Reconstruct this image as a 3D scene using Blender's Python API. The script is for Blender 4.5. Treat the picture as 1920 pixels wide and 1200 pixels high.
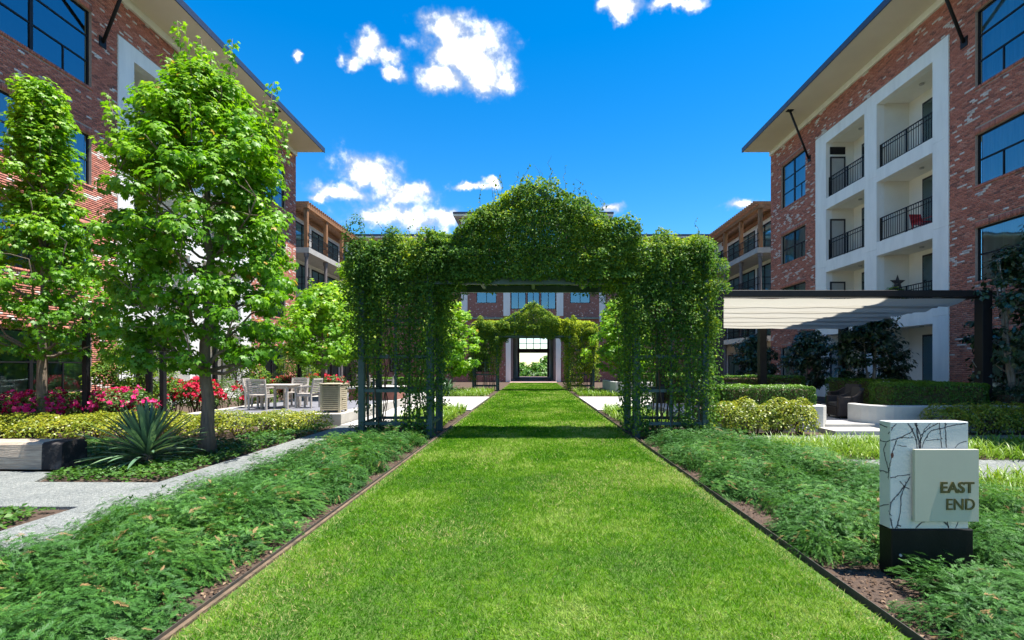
import bpy, math, random
import numpy as np
from mathutils import Vector, Matrix
R = math.radians
for o in list(bpy.data.objects): bpy.data.objects.remove(o)
scene = bpy.context.scene
COL = scene.collection
# ------------------------------------------------------------------ camera
F = 935.0                     # focal length in photo pixels, vanishing point at (1000, 686), eye 1.6 m
cam = bpy.data.cameras.new('camera'); camo = bpy.data.objects.new('camera', cam); COL.objects.link(camo)
camo.location = (0, 0, 1.6); camo.rotation_euler = (R(90), 0, 0)
cam.sensor_width = 36; cam.lens = F/1920*36; cam.shift_x = -40/1920; cam.shift_y = 86/1920
cam.clip_start = 0.05; cam.clip_end = 2000
scene.camera = camo
# ------------------------------------------------------------------ sky, sun, exposure
TOSUN = Vector((0.305, -0.03, 1.0)).normalized()
SUN_EL = math.asin(TOSUN.z); SUN_ROT = math.atan2(TOSUN.x, TOSUN.y)
SKY_STRENGTH = 0.073
world = bpy.data.worlds.new('World'); scene.world = world; world.use_nodes = True
wn = world.node_tree.nodes; wl = world.node_tree.links; wn.clear()
def wnode(t, **kw):
    n = wn.new(t)
    for k, v in kw.items(): setattr(n, k, v)
    return n
def dirpx(x, y): return Vector((x-1000, F, 686-y)).normalized()
sky = wnode('ShaderNodeTexSky', sky_type='NISHITA', sun_disc=False, sun_elevation=SUN_EL, sun_rotation=SUN_ROT,
            air_density=1.0, dust_density=0.15, ozone_density=2.5, altitude=200)
hsv = wnode('ShaderNodeHueSaturation'); hsv.inputs['Saturation'].default_value = 1.46; hsv.inputs['Value'].default_value = 1.0
wl.new(sky.outputs[0], hsv.inputs['Color'])
tc = wnode('ShaderNodeTexCoord')
wob = wnode('ShaderNodeTexNoise'); wob.inputs['Scale'].default_value = 9; wob.inputs['Detail'].default_value = 5; wob.inputs['Roughness'].default_value = 0.62
wl.new(tc.outputs['Generated'], wob.inputs['Vector'])
fine = wnode('ShaderNodeTexNoise'); fine.inputs['Scale'].default_value = 26; fine.inputs['Detail'].default_value = 5; fine.inputs['Roughness'].default_value = 0.58
wl.new(tc.outputs['Generated'], fine.inputs['Vector'])
CLOUDS = [(835,48,58,34),(870,95,88,55),(915,140,52,40),(835,145,62,30),(950,155,26,18),
 (692,92,34,30),(735,148,30,15),(668,122,14,18),(720,118,40,16),
 (695,328,64,44),(640,364,84,20),(745,362,70,26),(792,352,26,16),(596,374,34,11),
 (765,408,104,36),(700,406,46,22),(832,404,40,24),(885,346,46,10),(925,346,14,9),(1170,8,44,18),(1265,4,62,13),(1385,392,42,14),(1150,396,24,12),(555,100,12,12)]
rc = random.Random(5)
blobs = [(dirpx(x, y), (dirpx(x+rx, y)-dirpx(x, y)).length, (dirpx(x, y-ry)-dirpx(x, y)).length) for x, y, rx, ry in CLOUDS]
for i in range(20):                     # the same fair-weather cumulus goes on round the rest of the sky
    az = R(62+236*(i+rc.random()*0.7)/20); el = R(rc.uniform(10, 58)); s = rc.uniform(0.08, 0.16)
    d = Vector((math.sin(az)*math.cos(el), math.cos(az)*math.cos(el), math.sin(el)))
    blobs.append((d, s, s*0.5)); blobs.append(((d+Vector((rc.uniform(-.06,.06), rc.uniform(-.06,.06), 0.03))).normalized(), s*0.6, s*0.5))
wc = wnode('ShaderNodeVectorMath', operation='SUBTRACT'); wl.new(wob.outputs['Color'], wc.inputs[0]); wc.inputs[1].default_value = (0.5, 0.5, 0.5)
ws = wnode('ShaderNodeVectorMath', operation='SCALE'); wl.new(wc.outputs[0], ws.inputs[0]); ws.inputs['Scale'].default_value = 0.075
wv = wnode('ShaderNodeVectorMath', operation='ADD'); wl.new(tc.outputs['Generated'], wv.inputs[0]); wl.new(ws.outputs[0], wv.inputs[1])
last = None
for d, a, b in blobs:
    s1 = wnode('ShaderNodeVectorMath', operation='SUBTRACT'); wl.new(wv.outputs[0], s1.inputs[0]); s1.inputs[1].default_value = d
    s2 = wnode('ShaderNodeVectorMath', operation='MULTIPLY'); wl.new(s1.outputs[0], s2.inputs[0]); s2.inputs[1].default_value = (1/a, 1/a, 1/b)
    s3 = wnode('ShaderNodeVectorMath', operation='LENGTH'); wl.new(s2.outputs[0], s3.inputs[0])
    if last is None: last = s3.outputs['Value']
    else:
        m = wnode('ShaderNodeMath', operation='SMOOTH_MIN'); m.inputs[2].default_value = 0.35
        wl.new(last, m.inputs[0]); wl.new(s3.outputs['Value'], m.inputs[1]); last = m.outputs[0]
def wmath(op, a, b=None, c=None, clamp=False):
    m = wnode('ShaderNodeMath', operation=op, use_clamp=clamp)
    for i, v in enumerate((a, b, c)):
        if v is None: continue
        if isinstance(v, (int, float)): m.inputs[i].default_value = v
        else: wl.new(v, m.inputs[i])
    return m.outputs[0]
n1 = wmath('MULTIPLY', wmath('SUBTRACT', wob.outputs['Fac'], 0.5), 1.5)
n2 = wmath('MULTIPLY', wmath('SUBTRACT', fine.outputs['Fac'], 0.5), 1.5)
fld = wmath('SUBTRACT', wmath('ADD', wmath('ADD', n1, n2), 1.02), last)
mr = wnode('ShaderNodeMapRange', interpolation_type='SMOOTHSTEP'); mr.inputs[1].default_value = -0.32; mr.inputs[2].default_value = 0.72
wl.new(fld, mr.inputs[0])
cr = wnode('ShaderNodeMapRange'); cr.inputs[1].default_value = 0.1; cr.inputs[2].default_value = 1.7
wl.new(wmath('ADD', fld, wmath('MULTIPLY', wmath('SUBTRACT', fine.outputs['Fac'], 0.5), 2.6)), cr.inputs[0])
cc = wnode('ShaderNodeMix', data_type='RGBA'); cc.inputs[6].default_value = (2.9, 3.15, 3.6, 1); cc.inputs[7].default_value = (14.0, 13.7, 13.2, 1)
wl.new(cr.outputs[0], cc.inputs[0])
cm = wnode('ShaderNodeMix', data_type='RGBA'); wl.new(wmath('POWER', mr.outputs[0], 1.5), cm.inputs[0]); wl.new(hsv.outputs[0], cm.inputs[6]); wl.new(cc.outputs[2], cm.inputs[7])
bg = wnode('ShaderNodeBackground'); bg.inputs['Strength'].default_value = SKY_STRENGTH
wl.new(cm.outputs[2], bg.inputs['Color'])
wo = wnode('ShaderNodeOutputWorld'); wl.new(bg.outputs[0], wo.inputs['Surface'])
sun = bpy.data.lights.new('sun', 'SUN'); sun.energy = 3.85; sun.angle = R(0.53); sun.color = (1.0, 0.955, 0.88)
suno = bpy.data.objects.new('sun', sun); COL.objects.link(suno); suno.location = (0, 0, 40)
suno.rotation_euler = TOSUN.to_track_quat('Z', 'Y').to_euler()
vs = scene.view_settings; vs.view_transform = 'Standard'; vs.look = 'None'; vs.gamma = 1; vs.use_curve_mapping = False
vs.exposure = 1.75
# ------------------------------------------------------------------ helpers
def gp(x, y, z=0.0):
    """photo pixel of a point standing at height z -> world"""
    s = (1.6-z)/(y-686.0); return ((x-1000)*s, F*s, z)
def vnoise(P, scale=1.0, seed=0):
    P = np.asarray(P, float)*scale + 37.7*seed + 1000.0
    I = np.floor(P).astype(np.int64); f = P-I; f = f*f*(3-2*f)
    def h(ix, iy, iz):
        n = (ix*374761393 + iy*668265263 + iz*2147483647 + seed*1013904223) & 0xffffffff
        n = ((n ^ (n >> 13))*1274126177) & 0xffffffff
        n = n ^ (n >> 16)
        return (n & 0xffff)/65535.0
    r = 0
    for dx in (0, 1):
        for dy in (0, 1):
            for dz in (0, 1):
                w = (f[:,0] if dx else 1-f[:,0])*(f[:,1] if dy else 1-f[:,1])*(f[:,2] if dz else 1-f[:,2])
                r = r + w*h(I[:,0]+dx, I[:,1]+dy, I[:,2]+dz)
    return r
def nrm(a): return a/np.maximum(np.linalg.norm(a, axis=1, keepdims=True), 1e-9)
def origin(p):
    while p.parent: p = p.parent
    return np.array(p.location)
def link(name, me, mat, parent=None, loc=None):
    o = bpy.data.objects.new(name, me); COL.objects.link(o)
    if mat and not me.materials: me.materials.append(mat)
    if parent: o.parent = parent
    if loc is not None: o.location = loc
    return o
def npmesh(name, V, Fc, tone=None, smooth=False):
    V = np.ascontiguousarray(V, np.float32); Fc = np.ascontiguousarray(Fc, np.int32)
    m, k = Fc.shape
    me = bpy.data.meshes.new(name)
    me.vertices.add(len(V)); me.vertices.foreach_set('co', V.ravel())
    me.loops.add(m*k); me.loops.foreach_set('vertex_index', Fc.ravel())
    me.polygons.add(m); me.polygons.foreach_set('loop_start', np.arange(0, m*k, k, dtype=np.int32))
    me.polygons.foreach_set('loop_total', np.full(m, k, np.int32))
    if smooth: me.polygons.foreach_set('use_smooth', np.ones(m, bool))
    if tone is not None:
        a = me.attributes.new('tone', 'FLOAT', 'FACE'); a.data.foreach_set('value', np.ascontiguousarray(tone, np.float32))
    me.update(); me.validate()
    return me
def npobj(name, V, Fc, mat, parent=None, loc=None, tone=None, smooth=False):
    """world-space vertices; stored relative to the thing's base"""
    if parent: off = origin(parent); l = None
    else: off = np.array(loc if loc is not None else (0, 0, 0), float); l = tuple(off)
    return link(name, npmesh(name, np.asarray(V)-off, Fc, tone, smooth), mat, parent, l)
class MB:
    def __init__(s): s.v = []; s.f = []
    def add(s, vs, fs):
        b = len(s.v); s.v += [tuple(v) for v in vs]; s.f += [tuple(i+b for i in f) for f in fs]; return s
    def box(s, x0, x1, y0, y1, z0, z1, bev=0.0):
        x0, x1 = min(x0, x1), max(x0, x1); y0, y1 = min(y0, y1), max(y0, y1); z0, z1 = min(z0, z1), max(z0, z1)
        if bev <= 0:
            return s.add([(x0,y0,z0),(x1,y0,z0),(x1,y1,z0),(x0,y1,z0),(x0,y0,z1),(x1,y0,z1),(x1,y1,z1),(x0,y1,z1)],
              [(0,3,2,1),(4,5,6,7),(0,1,5,4),(1,2,6,5),(2,3,7,6),(3,0,4,7)])
        b = bev; P = []
        for z, i in ((z0,b),(z0+b,0),(z1-b,0),(z1,b)):
            P += [(x0+i+b*(i==0),y0+i,z),(x1-i-b*(i==0),y0+i,z),(x1-i,y0+i+b*(i==0),z),(x1-i,y1-i-b*(i==0),z),(x1-i-b*(i==0),y1-i,z),(x0+i+b*(i==0),y1-i,z),(x0+i,y1-i-b*(i==0),z),(x0+i,y0+i+b*(i==0),z)]
        fs = [tuple(range(7,-1,-1)), tuple(range(24,32))]
        for r in range(3):
            for k in range(8): fs.append((r*8+k, r*8+(k+1)%8, r*8+8+(k+1)%8, r*8+8+k))
        return s.add(P, fs)
    def bar(s, a, b, w, h, up=(0,0,1)):
        a = Vector(a); b = Vector(b); d = (b-a).normalized(); u = Vector(up)
        if abs(d.dot(u)) > 0.99: u = Vector((0,1,0))
        sd = d.cross(u).normalized()*w/2; u = sd.cross(d).normalized()*h/2
        P = [p+x*sd+y*u for p in (a, b) for x, y in ((-1,-1),(1,-1),(1,1),(-1,1))]
        return s.add(P, [(0,1,2,3),(7,6,5,4),(0,4,5,1),(1,5,6,2),(2,6,7,3),(3,7,4,0)])
    def tube(s, pts, rad, n=8):
        pts = [Vector(p) for p in pts]; b = len(s.v)
        if isinstance(rad, (int, float)): rad = [rad]*len(pts)
        ref = Vector((0.31, 0.77, 0.2)).normalized()
        for i, p in enumerate(pts):
            d = (pts[min(i+1, len(pts)-1)]-pts[max(i-1, 0)]).normalized()
            a = d.cross(ref)
            if a.length < 0.1: a = d.cross(Vector((1,0,0)))
            a.normalize(); c = d.cross(a)
            for k in range(n):
                t = 2*math.pi*k/n; s.v.append(tuple(p+(a*math.cos(t)+c*math.sin(t))*rad[i]))
        for i in range(len(pts)-1):
            for k in range(n):
                s.f.append((b+i*n+k, b+i*n+(k+1)%n, b+(i+1)*n+(k+1)%n, b+(i+1)*n+k))
        s.f.append(tuple(b+k for k in range(n-1,-1,-1))); s.f.append(tuple(b+(len(pts)-1)*n+k for k in range(n)))
        return s
    def build(s, name, mat, parent=None, loc=None, smooth=False):
        off = origin(parent) if parent else np.array(loc if loc is not None else (0,0,0), float)
        me = bpy.data.meshes.new(name)
        me.from_pydata([(v[0]-off[0], v[1]-off[1], v[2]-off[2]) for v in s.v], [], s.f)
        if smooth:
            for p in me.polygons: p.use_smooth = True
        me.update()
        return link(name, me, mat, parent, None if parent else tuple(off))
def tag(o, label, cat, group=None):
    o['label'] = label; o['category'] = cat
    if group: o['group'] = group
    return o
def thing(name, label, cat, loc=(0,0,0), group=None, rz=0):
    o = bpy.data.objects.new(name, None); COL.objects.link(o); o.location = loc; o.rotation_euler = (0,0,rz)
    o.empty_display_size = 0.2
    return tag(o, label, cat, group)
def struct(o): o['kind'] = 'structure'; return o
def stuff(o, label=None, cat=None):
    o['kind'] = 'stuff'
    if label: o['label'] = label
    if cat: o['category'] = cat
    return o
def copy_tree(o, parent=None):
    c = o.copy(); COL.objects.link(c); c.parent = parent
    for ch in list(o.children): copy_tree(ch, c)
    return c
# ------------------------------------------------------------------ materials
MATS = {}
def nt(name):
    m = bpy.data.materials.new(name); m.use_nodes = True; MATS[name] = m
    n = m.node_tree.nodes; l = m.node_tree.links
    return m, n, l, n['Principled BSDF']
def ramp(n, stops, interp='LINEAR'):
    r = n.new('ShaderNodeValToRGB'); r.color_ramp.interpolation = interp
    e = r.color_ramp.elements
    while len(e) < len(stops): e.new(0.5)
    for i, (p, c) in enumerate(stops): e[i].position = p; e[i].color = (*c, 1)
    return r
def solid(name, c0, c1=None, scale=8, rough=0.6, metal=0, bump=0.0, bscale=60, detail=6, spec=0.5, stretch=None, mid=(0.35,0.65)):
    m, n, l, p = nt(name); c1 = c1 or tuple(x*0.82 for x in c0)
    g = n.new('ShaderNodeNewGeometry'); vec = g.outputs['Position']
    if stretch:
        mp = n.new('ShaderNodeMapping'); mp.inputs['Scale'].default_value = stretch; l.new(vec, mp.inputs[0]); vec = mp.outputs[0]
    t = n.new('ShaderNodeTexNoise'); t.inputs['Scale'].default_value = scale; t.inputs['Detail'].default_value = detail; t.inputs['Roughness'].default_value = 0.65
    l.new(vec, t.inputs['Vector'])
    r = ramp(n, [(mid[0], c0), (mid[1], c1)]); l.new(t.outputs['Fac'], r.inputs[0]); l.new(r.outputs[0], p.inputs['Base Color'])
    p.inputs['Roughness'].default_value = rough; p.inputs['Metallic'].default_value = metal; p.inputs['Specular IOR Level'].default_value = spec
    if bump:
        t2 = n.new('ShaderNodeTexNoise'); t2.inputs['Scale'].default_value = bscale; t2.inputs['Detail'].default_value = 5; l.new(vec, t2.inputs['Vector'])
        b = n.new('ShaderNodeBump'); b.inputs['Strength'].default_value = bump; b.inputs['Distance'].default_value = 0.02
        l.new(t2.outputs['Fac'], b.inputs['Height']); l.new(b.outputs[0], p.inputs['Normal'])
    return m
def leafmat(name, stops, trans=0.35, rough=0.5, spec=0.35, tcol=1.6):
    m, n, l, p = nt(name)
    a = n.new('ShaderNodeAttribute'); a.attribute_name = 'tone'
    r = ramp(n, stops); l.new(a.outputs['Fac'], r.inputs[0]); l.new(r.outputs[0], p.inputs['Base Color'])
    p.inputs['Roughness'].default_value = rough; p.inputs['Specular IOR Level'].default_value = spec
    t = n.new('ShaderNodeBsdfTranslucent'); mx = n.new('ShaderNodeMixShader'); mx.inputs[0].default_value = trans
    v = n.new('ShaderNodeMix'); v.data_type = 'RGBA'; v.blend_type = 'MULTIPLY'; v.inputs[0].default_value = 1; v.inputs[7].default_value = (tcol, tcol*1.05, tcol*0.55, 1)
    l.new(r.outputs[0], v.inputs[6]); l.new(v.outputs[2], t.inputs['Color'])
    l.new(p.outputs[0], mx.inputs[1]); l.new(t.outputs[0], mx.inputs[2]); l.new(mx.outputs[0], n['Material Output'].inputs['Surface'])
    return m
M_white = solid('white stucco', (0.80,0.79,0.75), (0.69,0.68,0.645), 2.2, 0.85, bump=0.15, bscale=90, stretch=(1,1,0.22), mid=(0.42,0.75))
M_cream = solid('cream wall', (0.78,0.74,0.66), (0.72,0.68,0.60), 0.8, 0.85, bump=0.1, bscale=70)
M_soffit = solid('beige soffit', (0.70,0.64,0.52), (0.65,0.59,0.48), 0.5, 0.8)
M_dark = solid('black painted steel', (0.009,0.009,0.011), (0.014,0.014,0.016), 5, 0.5, spec=0.25)
M_navy = solid('dark blue fascia', (0.02,0.03,0.06), (0.03,0.04,0.075), 2, 0.45)
M_green = solid('green painted steel', (0.024,0.062,0.066), (0.036,0.082,0.085), 6, 0.5, bump=0.05)
M_mortar = solid('mortar', (0.42,0.33,0.28), (0.33,0.25,0.21), 12, 0.95, bump=0.3, bscale=120)
M_conc = solid('concrete', (0.44,0.42,0.38), (0.36,0.34,0.31), 2.2, 0.85, bump=0.2, bscale=40)
M_concw = solid('planter concrete', (0.50,0.49,0.45), (0.40,0.39,0.37), 1.8, 0.85, bump=0.2, bscale=30)
M_paver = solid('grey paver', (0.17,0.17,0.19), (0.125,0.125,0.145), 3, 0.85, bump=0.25, bscale=70)
M_pave2 = solid('light patio paver', (0.36,0.345,0.345), (0.29,0.28,0.285), 3, 0.85, bump=0.25, bscale=70)
M_pink = solid('reddish passage paving', (0.42,0.27,0.24), (0.34,0.22,0.20), 4, 0.85, bump=0.2)
M_taupe = solid('taupe passage wall', (0.22,0.17,0.155), (0.18,0.14,0.13), 1.5, 0.8)
M_bark = solid('grey bark', (0.20,0.15,0.11), (0.11,0.085,0.065), 9, 0.95, bump=0.8, bscale=22, stretch=(3,3,0.5))
M_barkp = solid('pale bark', (0.34,0.32,0.29), (0.17,0.15,0.13), 9, 0.95, bump=0.6, bscale=25, stretch=(2,2,0.6))
M_twig = solid('brown twig', (0.10,0.06,0.035), (0.06,0.04,0.025), 9, 0.95)
M_soil = solid('mulch', (0.10,0.062,0.04), (0.045,0.03,0.022), 26, 0.98, bump=1.0, bscale=70, mid=(0.3,0.7))
M_cedar = solid('cedar', (0.36,0.17,0.07), (0.24,0.11,0.045), 6, 0.75, bump=0.3, bscale=30, stretch=(2,2,0.4))
M_colgrey = solid('grey column', (0.19,0.16,0.15), (0.14,0.12,0.115), 4, 0.7)
M_teak = solid('weathered grey teak', (0.50,0.45,0.40), (0.36,0.32,0.28), 14, 0.8, bump=0.25, bscale=60, stretch=(1,1,4))
M_bin = solid('beige slat', (0.46,0.40,0.29), (0.36,0.31,0.22), 8, 0.7, bump=0.15)
M_log = solid('weathered log', (0.50,0.40,0.30), (0.27,0.21,0.16), 7, 0.92, bump=0.8, bscale=20, stretch=(0.35,3,5))
M_char = solid('charred log end', (0.012,0.011,0.012), (0.09,0.075,0.065), 5, 0.9, bump=0.9, bscale=18, mid=(0.52,0.68))
M_wick = solid('brown wicker', (0.045,0.028,0.022), (0.025,0.016,0.013), 60, 0.6, bump=0.6, bscale=120)
M_cush = solid('dark cushion', (0.055,0.05,0.052), (0.04,0.036,0.038), 20, 0.9)
M_red = solid('red plastic', (0.55,0.02,0.02), (0.5,0.02,0.02), 5, 0.4)
M_star = solid('dark metal star', (0.05,0.045,0.05), (0.03,0.028,0.03), 5, 0.6)
M_door = solid('dark door frame', (0.03,0.028,0.035), (0.022,0.02,0.026), 5, 0.5)
M_doorp = solid('door leaf', (0.42,0.41,0.38), (0.38,0.37,0.35), 3, 0.6)
M_signw = solid('sign stone white', (0.52,0.53,0.50), (0.47,0.48,0.46), 5, 0.55, bump=0.05)
M_signp = solid('sign panel cream', (0.46,0.44,0.33), (0.43,0.41,0.31), 4, 0.5)
M_signb = solid('black sign base', (0.005,0.005,0.005), (0.009,0.009,0.009), 8, 0.45, spec=0.2, bump=0.1, bscale=60)
M_print = solid('branch print', (0.03,0.035,0.045), (0.09,0.09,0.10), 60, 0.7)
M_letter = solid('olive bronze letter', (0.07,0.062,0.010), (0.06,0.052,0.010), 20, 0.45)
M_edge = solid('steel edging', (0.035,0.035,0.032), (0.07,0.055,0.04), 14, 0.7)
M_edgew = solid('soil-stained edging board', (0.17,0.115,0.07), (0.07,0.05,0.03), 10, 0.95, bump=0.6, bscale=40)
M_brickp = solid('brick planter', (0.30,0.12,0.085), (0.22,0.09,0.07), 16, 0.9, bump=0.3)
M_flash = solid('green flashing', (0.20,0.30,0.25), (0.16,0.25,0.21), 3, 0.6)
M_roof = solid('grey roof', (0.16,0.16,0.17), (0.13,0.13,0.14), 2, 0.8)
M_curt = solid('pale curtain', (0.74,0.80,0.79), (0.60,0.68,0.68), 3, 0.9, stretch=(1,6,0.2))
M_room = solid('dim room', (0.05,0.06,0.065), (0.03,0.035,0.04), 0.8, 0.9)
# canvas
m, n, l, p = nt('shade canvas'); M_canvas = m
p.inputs['Base Color'].default_value = (0.55,0.53,0.48,1); p.inputs['Roughness'].default_value = 0.9
t = n.new('ShaderNodeBsdfTranslucent'); t.inputs['Color'].default_value = (0.42,0.40,0.345,1)
mx = n.new('ShaderNodeMixShader'); mx.inputs[0].default_value = 0.5
l.new(p.outputs[0], mx.inputs[1]); l.new(t.outputs[0], mx.inputs[2]); l.new(mx.outputs[0], n['Material Output'].inputs['Surface'])
# window glass: mirror-like coat over a clear pane
m, n, l, p = nt('window glass'); M_glass = m
n.remove(p)
g = n.new('ShaderNodeBsdfGlossy'); g.inputs['Roughness'].default_value = 0.02; g.inputs['Color'].default_value = (0.62,0.88,1.0,1)
tr = n.new('ShaderNodeBsdfTransparent'); tr.inputs['Color'].default_value = (0.62,0.88,0.90,1)
fr = n.new('ShaderNodeFresnel'); fr.inputs['IOR'].default_value = 2.9
mx = n.new('ShaderNodeMixShader'); l.new(fr.outputs[0], mx.inputs[0]); l.new(tr.outputs[0], mx.inputs[1]); l.new(g.outputs[0], mx.inputs[2])
geo = n.new('ShaderNodeNewGeometry'); tn = n.new('ShaderNodeTexNoise'); tn.inputs['Scale'].default_value = 0.7; l.new(geo.outputs['Position'], tn.inputs['Vector'])
bu = n.new('ShaderNodeBump'); bu.inputs['Strength'].default_value = 0.02; bu.inputs['Distance'].default_value = 0.3; l.new(tn.outputs['Fac'], bu.inputs['Height']); l.new(bu.outputs[0], g.inputs['Normal'])
l.new(mx.outputs[0], n['Material Output'].inputs['Surface'])
# bricks with a tone per brick
m, n, l, p = nt('old red brick'); M_brick = m
a = n.new('ShaderNodeAttribute'); a.attribute_name = 'tone'
r = ramp(n, [(0.0,(0.24,0.105,0.085)),(0.25,(0.46,0.16,0.11)),(0.55,(0.54,0.20,0.14)),(0.78,(0.57,0.26,0.19)),(0.86,(0.55,0.33,0.26)),(0.88,(0.60,0.49,0.43)),(1.0,(0.74,0.69,0.65))])
l.new(a.outputs['Fac'], r.inputs[0])
geo = n.new('ShaderNodeNewGeometry'); tn = n.new('ShaderNodeTexNoise'); tn.inputs['Scale'].default_value = 22; tn.inputs['Detail'].default_value = 6; l.new(geo.outputs['Position'], tn.inputs['Vector'])
r2 = ramp(n, [(0.3,(0.72,0.72,0.72)),(0.7,(1.1,1.08,1.05))]); l.new(tn.outputs['Fac'], r2.inputs[0])
mu = n.new('ShaderNodeMix'); mu.data_type = 'RGBA'; mu.blend_type = 'MULTIPLY'; mu.inputs[0].default_value = 1
l.new(r.outputs[0], mu.inputs[6]); l.new(r2.outputs[0], mu.inputs[7]); l.new(mu.outputs[2], p.inputs['Base Color'])
p.inputs['Roughness'].default_value = 0.93
bu = n.new('ShaderNodeBump'); bu.inputs['Strength'].default_value = 0.5; bu.inputs['Distance'].default_value = 0.01; l.new(tn.outputs['Fac'], bu.inputs['Height']); l.new(bu.outputs[0], p.inputs['Normal'])
# far brick (single bricks under a pixel)
m, n, l, p = nt('distant brick'); M_fbrick = m
geo = n.new('ShaderNodeNewGeometry'); mp = n.new('ShaderNodeMapping'); mp.inputs['Rotation'].default_value = (R(-90),0,0); l.new(geo.outputs['Position'], mp.inputs[0])
bt = n.new('ShaderNodeTexBrick'); bt.inputs['Scale'].default_value = 1; bt.inputs['Brick Width'].default_value = 0.203; bt.inputs['Row Height'].default_value = 0.068; bt.inputs['Mortar Size'].default_value = 0.005
bt.inputs['Color1'].default_value = (0.34,0.12,0.085,1); bt.inputs['Color2'].default_value = (0.23,0.085,0.065,1); bt.inputs['Mortar'].default_value = (0.36,0.29,0.25,1)
l.new(mp.outputs[0], bt.inputs['Vector'])
tn = n.new('ShaderNodeTexNoise'); tn.inputs['Scale'].default_value = 5; tn.inputs['Detail'].default_value = 8; l.new(geo.outputs['Position'], tn.inputs['Vector'])
r = ramp(n, [(0.60,(0,0,0)),(0.66,(1,1,1))]); l.new(tn.outputs['Fac'], r.inputs[0])
mu = n.new('ShaderNodeMix'); mu.data_type = 'RGBA'; l.new(r.outputs[0], mu.inputs[0]); l.new(bt.outputs['Color'], mu.inputs[6]); mu.inputs[7].default_value = (0.62,0.55,0.5,1)
l.new(mu.outputs[2], p.inputs['Base Color']); p.inputs['Roughness'].default_value = 0.93
# gravel
m, n, l, p = nt('pale gravel'); M_gravel = m
geo = n.new('ShaderNodeNewGeometry'); vo = n.new('ShaderNodeTexVoronoi'); vo.inputs['Scale'].default_value = 75; l.new(geo.outputs['Position'], vo.inputs['Vector'])
r = ramp(n, [(0.0,(0.09,0.10,0.10)),(0.35,(0.175,0.19,0.185)),(0.75,(0.26,0.27,0.26)),(1.0,(0.42,0.42,0.40))]); l.new(vo.outputs['Color'], r.inputs[0])
tn = n.new('ShaderNodeTexNoise'); tn.inputs['Scale'].default_value = 1.7; tn.inputs['Detail'].default_value = 5; l.new(geo.outputs['Position'], tn.inputs['Vector'])
r2 = ramp(n, [(0.3,(0.78,0.8,0.8)),(0.7,(1.05,1.05,1.02))]); l.new(tn.outputs['Fac'], r2.inputs[0])
mu = n.new('ShaderNodeMix'); mu.data_type = 'RGBA'; mu.blend_type = 'MULTIPLY'; mu.inputs[0].default_value = 1; l.new(r.outputs[0], mu.inputs[6]); l.new(r2.outputs[0], mu.inputs[7])
l.new(mu.outputs[2], p.inputs['Base Color']); p.inputs['Roughness'].default_value = 0.95
bu = n.new('ShaderNodeBump'); bu.inputs['Strength'].default_value = 1; bu.inputs['Distance'].default_value = 0.015; bu.invert = True; l.new(vo.outputs['Distance'], bu.inputs['Height']); l.new(bu.outputs[0], p.inputs['Normal'])
# lawn soil/thatch under the blades
M_lawn = solid('lawn thatch', (0.075,0.15,0.012), (0.045,0.09,0.010), 3.5, 0.95, bump=0.6, bscale=90)
M_far = solid('distant grass', (0.06,0.10,0.02), (0.045,0.08,0.018), 0.4, 0.95)
L_grass = leafmat('grass blade', [(0,(0.020,0.085,0.004)),(0.4,(0.062,0.185,0.006)),(0.7,(0.14,0.275,0.012)),(0.87,(0.27,0.38,0.08)),(0.93,(0.40,0.38,0.15)),(1,(0.46,0.38,0.2))], 0.3, 0.7, 0.08, 1.4)
L_maple = leafmat('maple leaf', [(0,(0.035,0.13,0.006)),(0.45,(0.115,0.275,0.008)),(0.8,(0.26,0.42,0.012)),(0.95,(0.46,0.54,0.016)),(1,(0.40,0.26,0.03))], 0.42, 0.45, 0.4, 1.6)
L_vine = leafmat('vine leaf', [(0,(0.03,0.09,0.024)),(0.45,(0.075,0.17,0.026)),(0.75,(0.18,0.27,0.02)),(1,(0.42,0.46,0.025))], 0.38, 0.6, 0.25, 1.5)
L_juni = leafmat('juniper needle', [(0,(0.022,0.085,0.018)),(0.5,(0.06,0.175,0.026)),(0.85,(0.13,0.275,0.030)),(0.97,(0.22,0.35,0.038)),(1,(0.30,0.19,0.08))], 0.25, 0.55, 0.3, 1.3)
L_box = leafmat('boxwood leaf', [(0,(0.025,0.075,0.008)),(0.6,(0.07,0.17,0.010)),(1,(0.16,0.29,0.015))], 0.3, 0.4, 0.45, 1.5)
L_yel = leafmat('golden shrub leaf', [(0,(0.04,0.10,0.012)),(0.35,(0.13,0.19,0.016)),(0.7,(0.27,0.29,0.022)),(0.9,(0.42,0.38,0.03)),(1,(0.34,0.14,0.04))], 0.3, 0.42, 0.4, 1.4)
L_cover = leafmat('ground cover leaf', [(0,(0.02,0.07,0.010)),(0.6,(0.055,0.14,0.018)),(1,(0.12,0.22,0.03))], 0.25, 0.45, 0.4, 1.4)
L_liri = leafmat('strap leaf', [(0,(0.06,0.14,0.012)),(0.5,(0.14,0.25,0.018)),(1,(0.30,0.36,0.05))], 0.3, 0.45, 0.4, 1.4)
L_yuc = leafmat('yucca blade', [(0,(0.06,0.125,0.075)),(0.6,(0.12,0.22,0.12)),(0.93,(0.22,0.32,0.16)),(1,(0.42,0.35,0.18))], 0.12, 0.4, 0.5, 1.3)
L_mag = leafmat('magnolia leaf', [(0,(0.010,0.030,0.016)),(0.6,(0.025,0.06,0.024)),(0.9,(0.06,0.10,0.03)),(1,(0.20,0.10,0.035))], 0.12, 0.3, 0.6, 1.3)
L_rose = leafmat('rose leaf', [(0,(0.03,0.08,0.014)),(0.6,(0.07,0.15,0.02)),(1,(0.16,0.16,0.04))], 0.25, 0.45, 0.4, 1.4)
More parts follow.
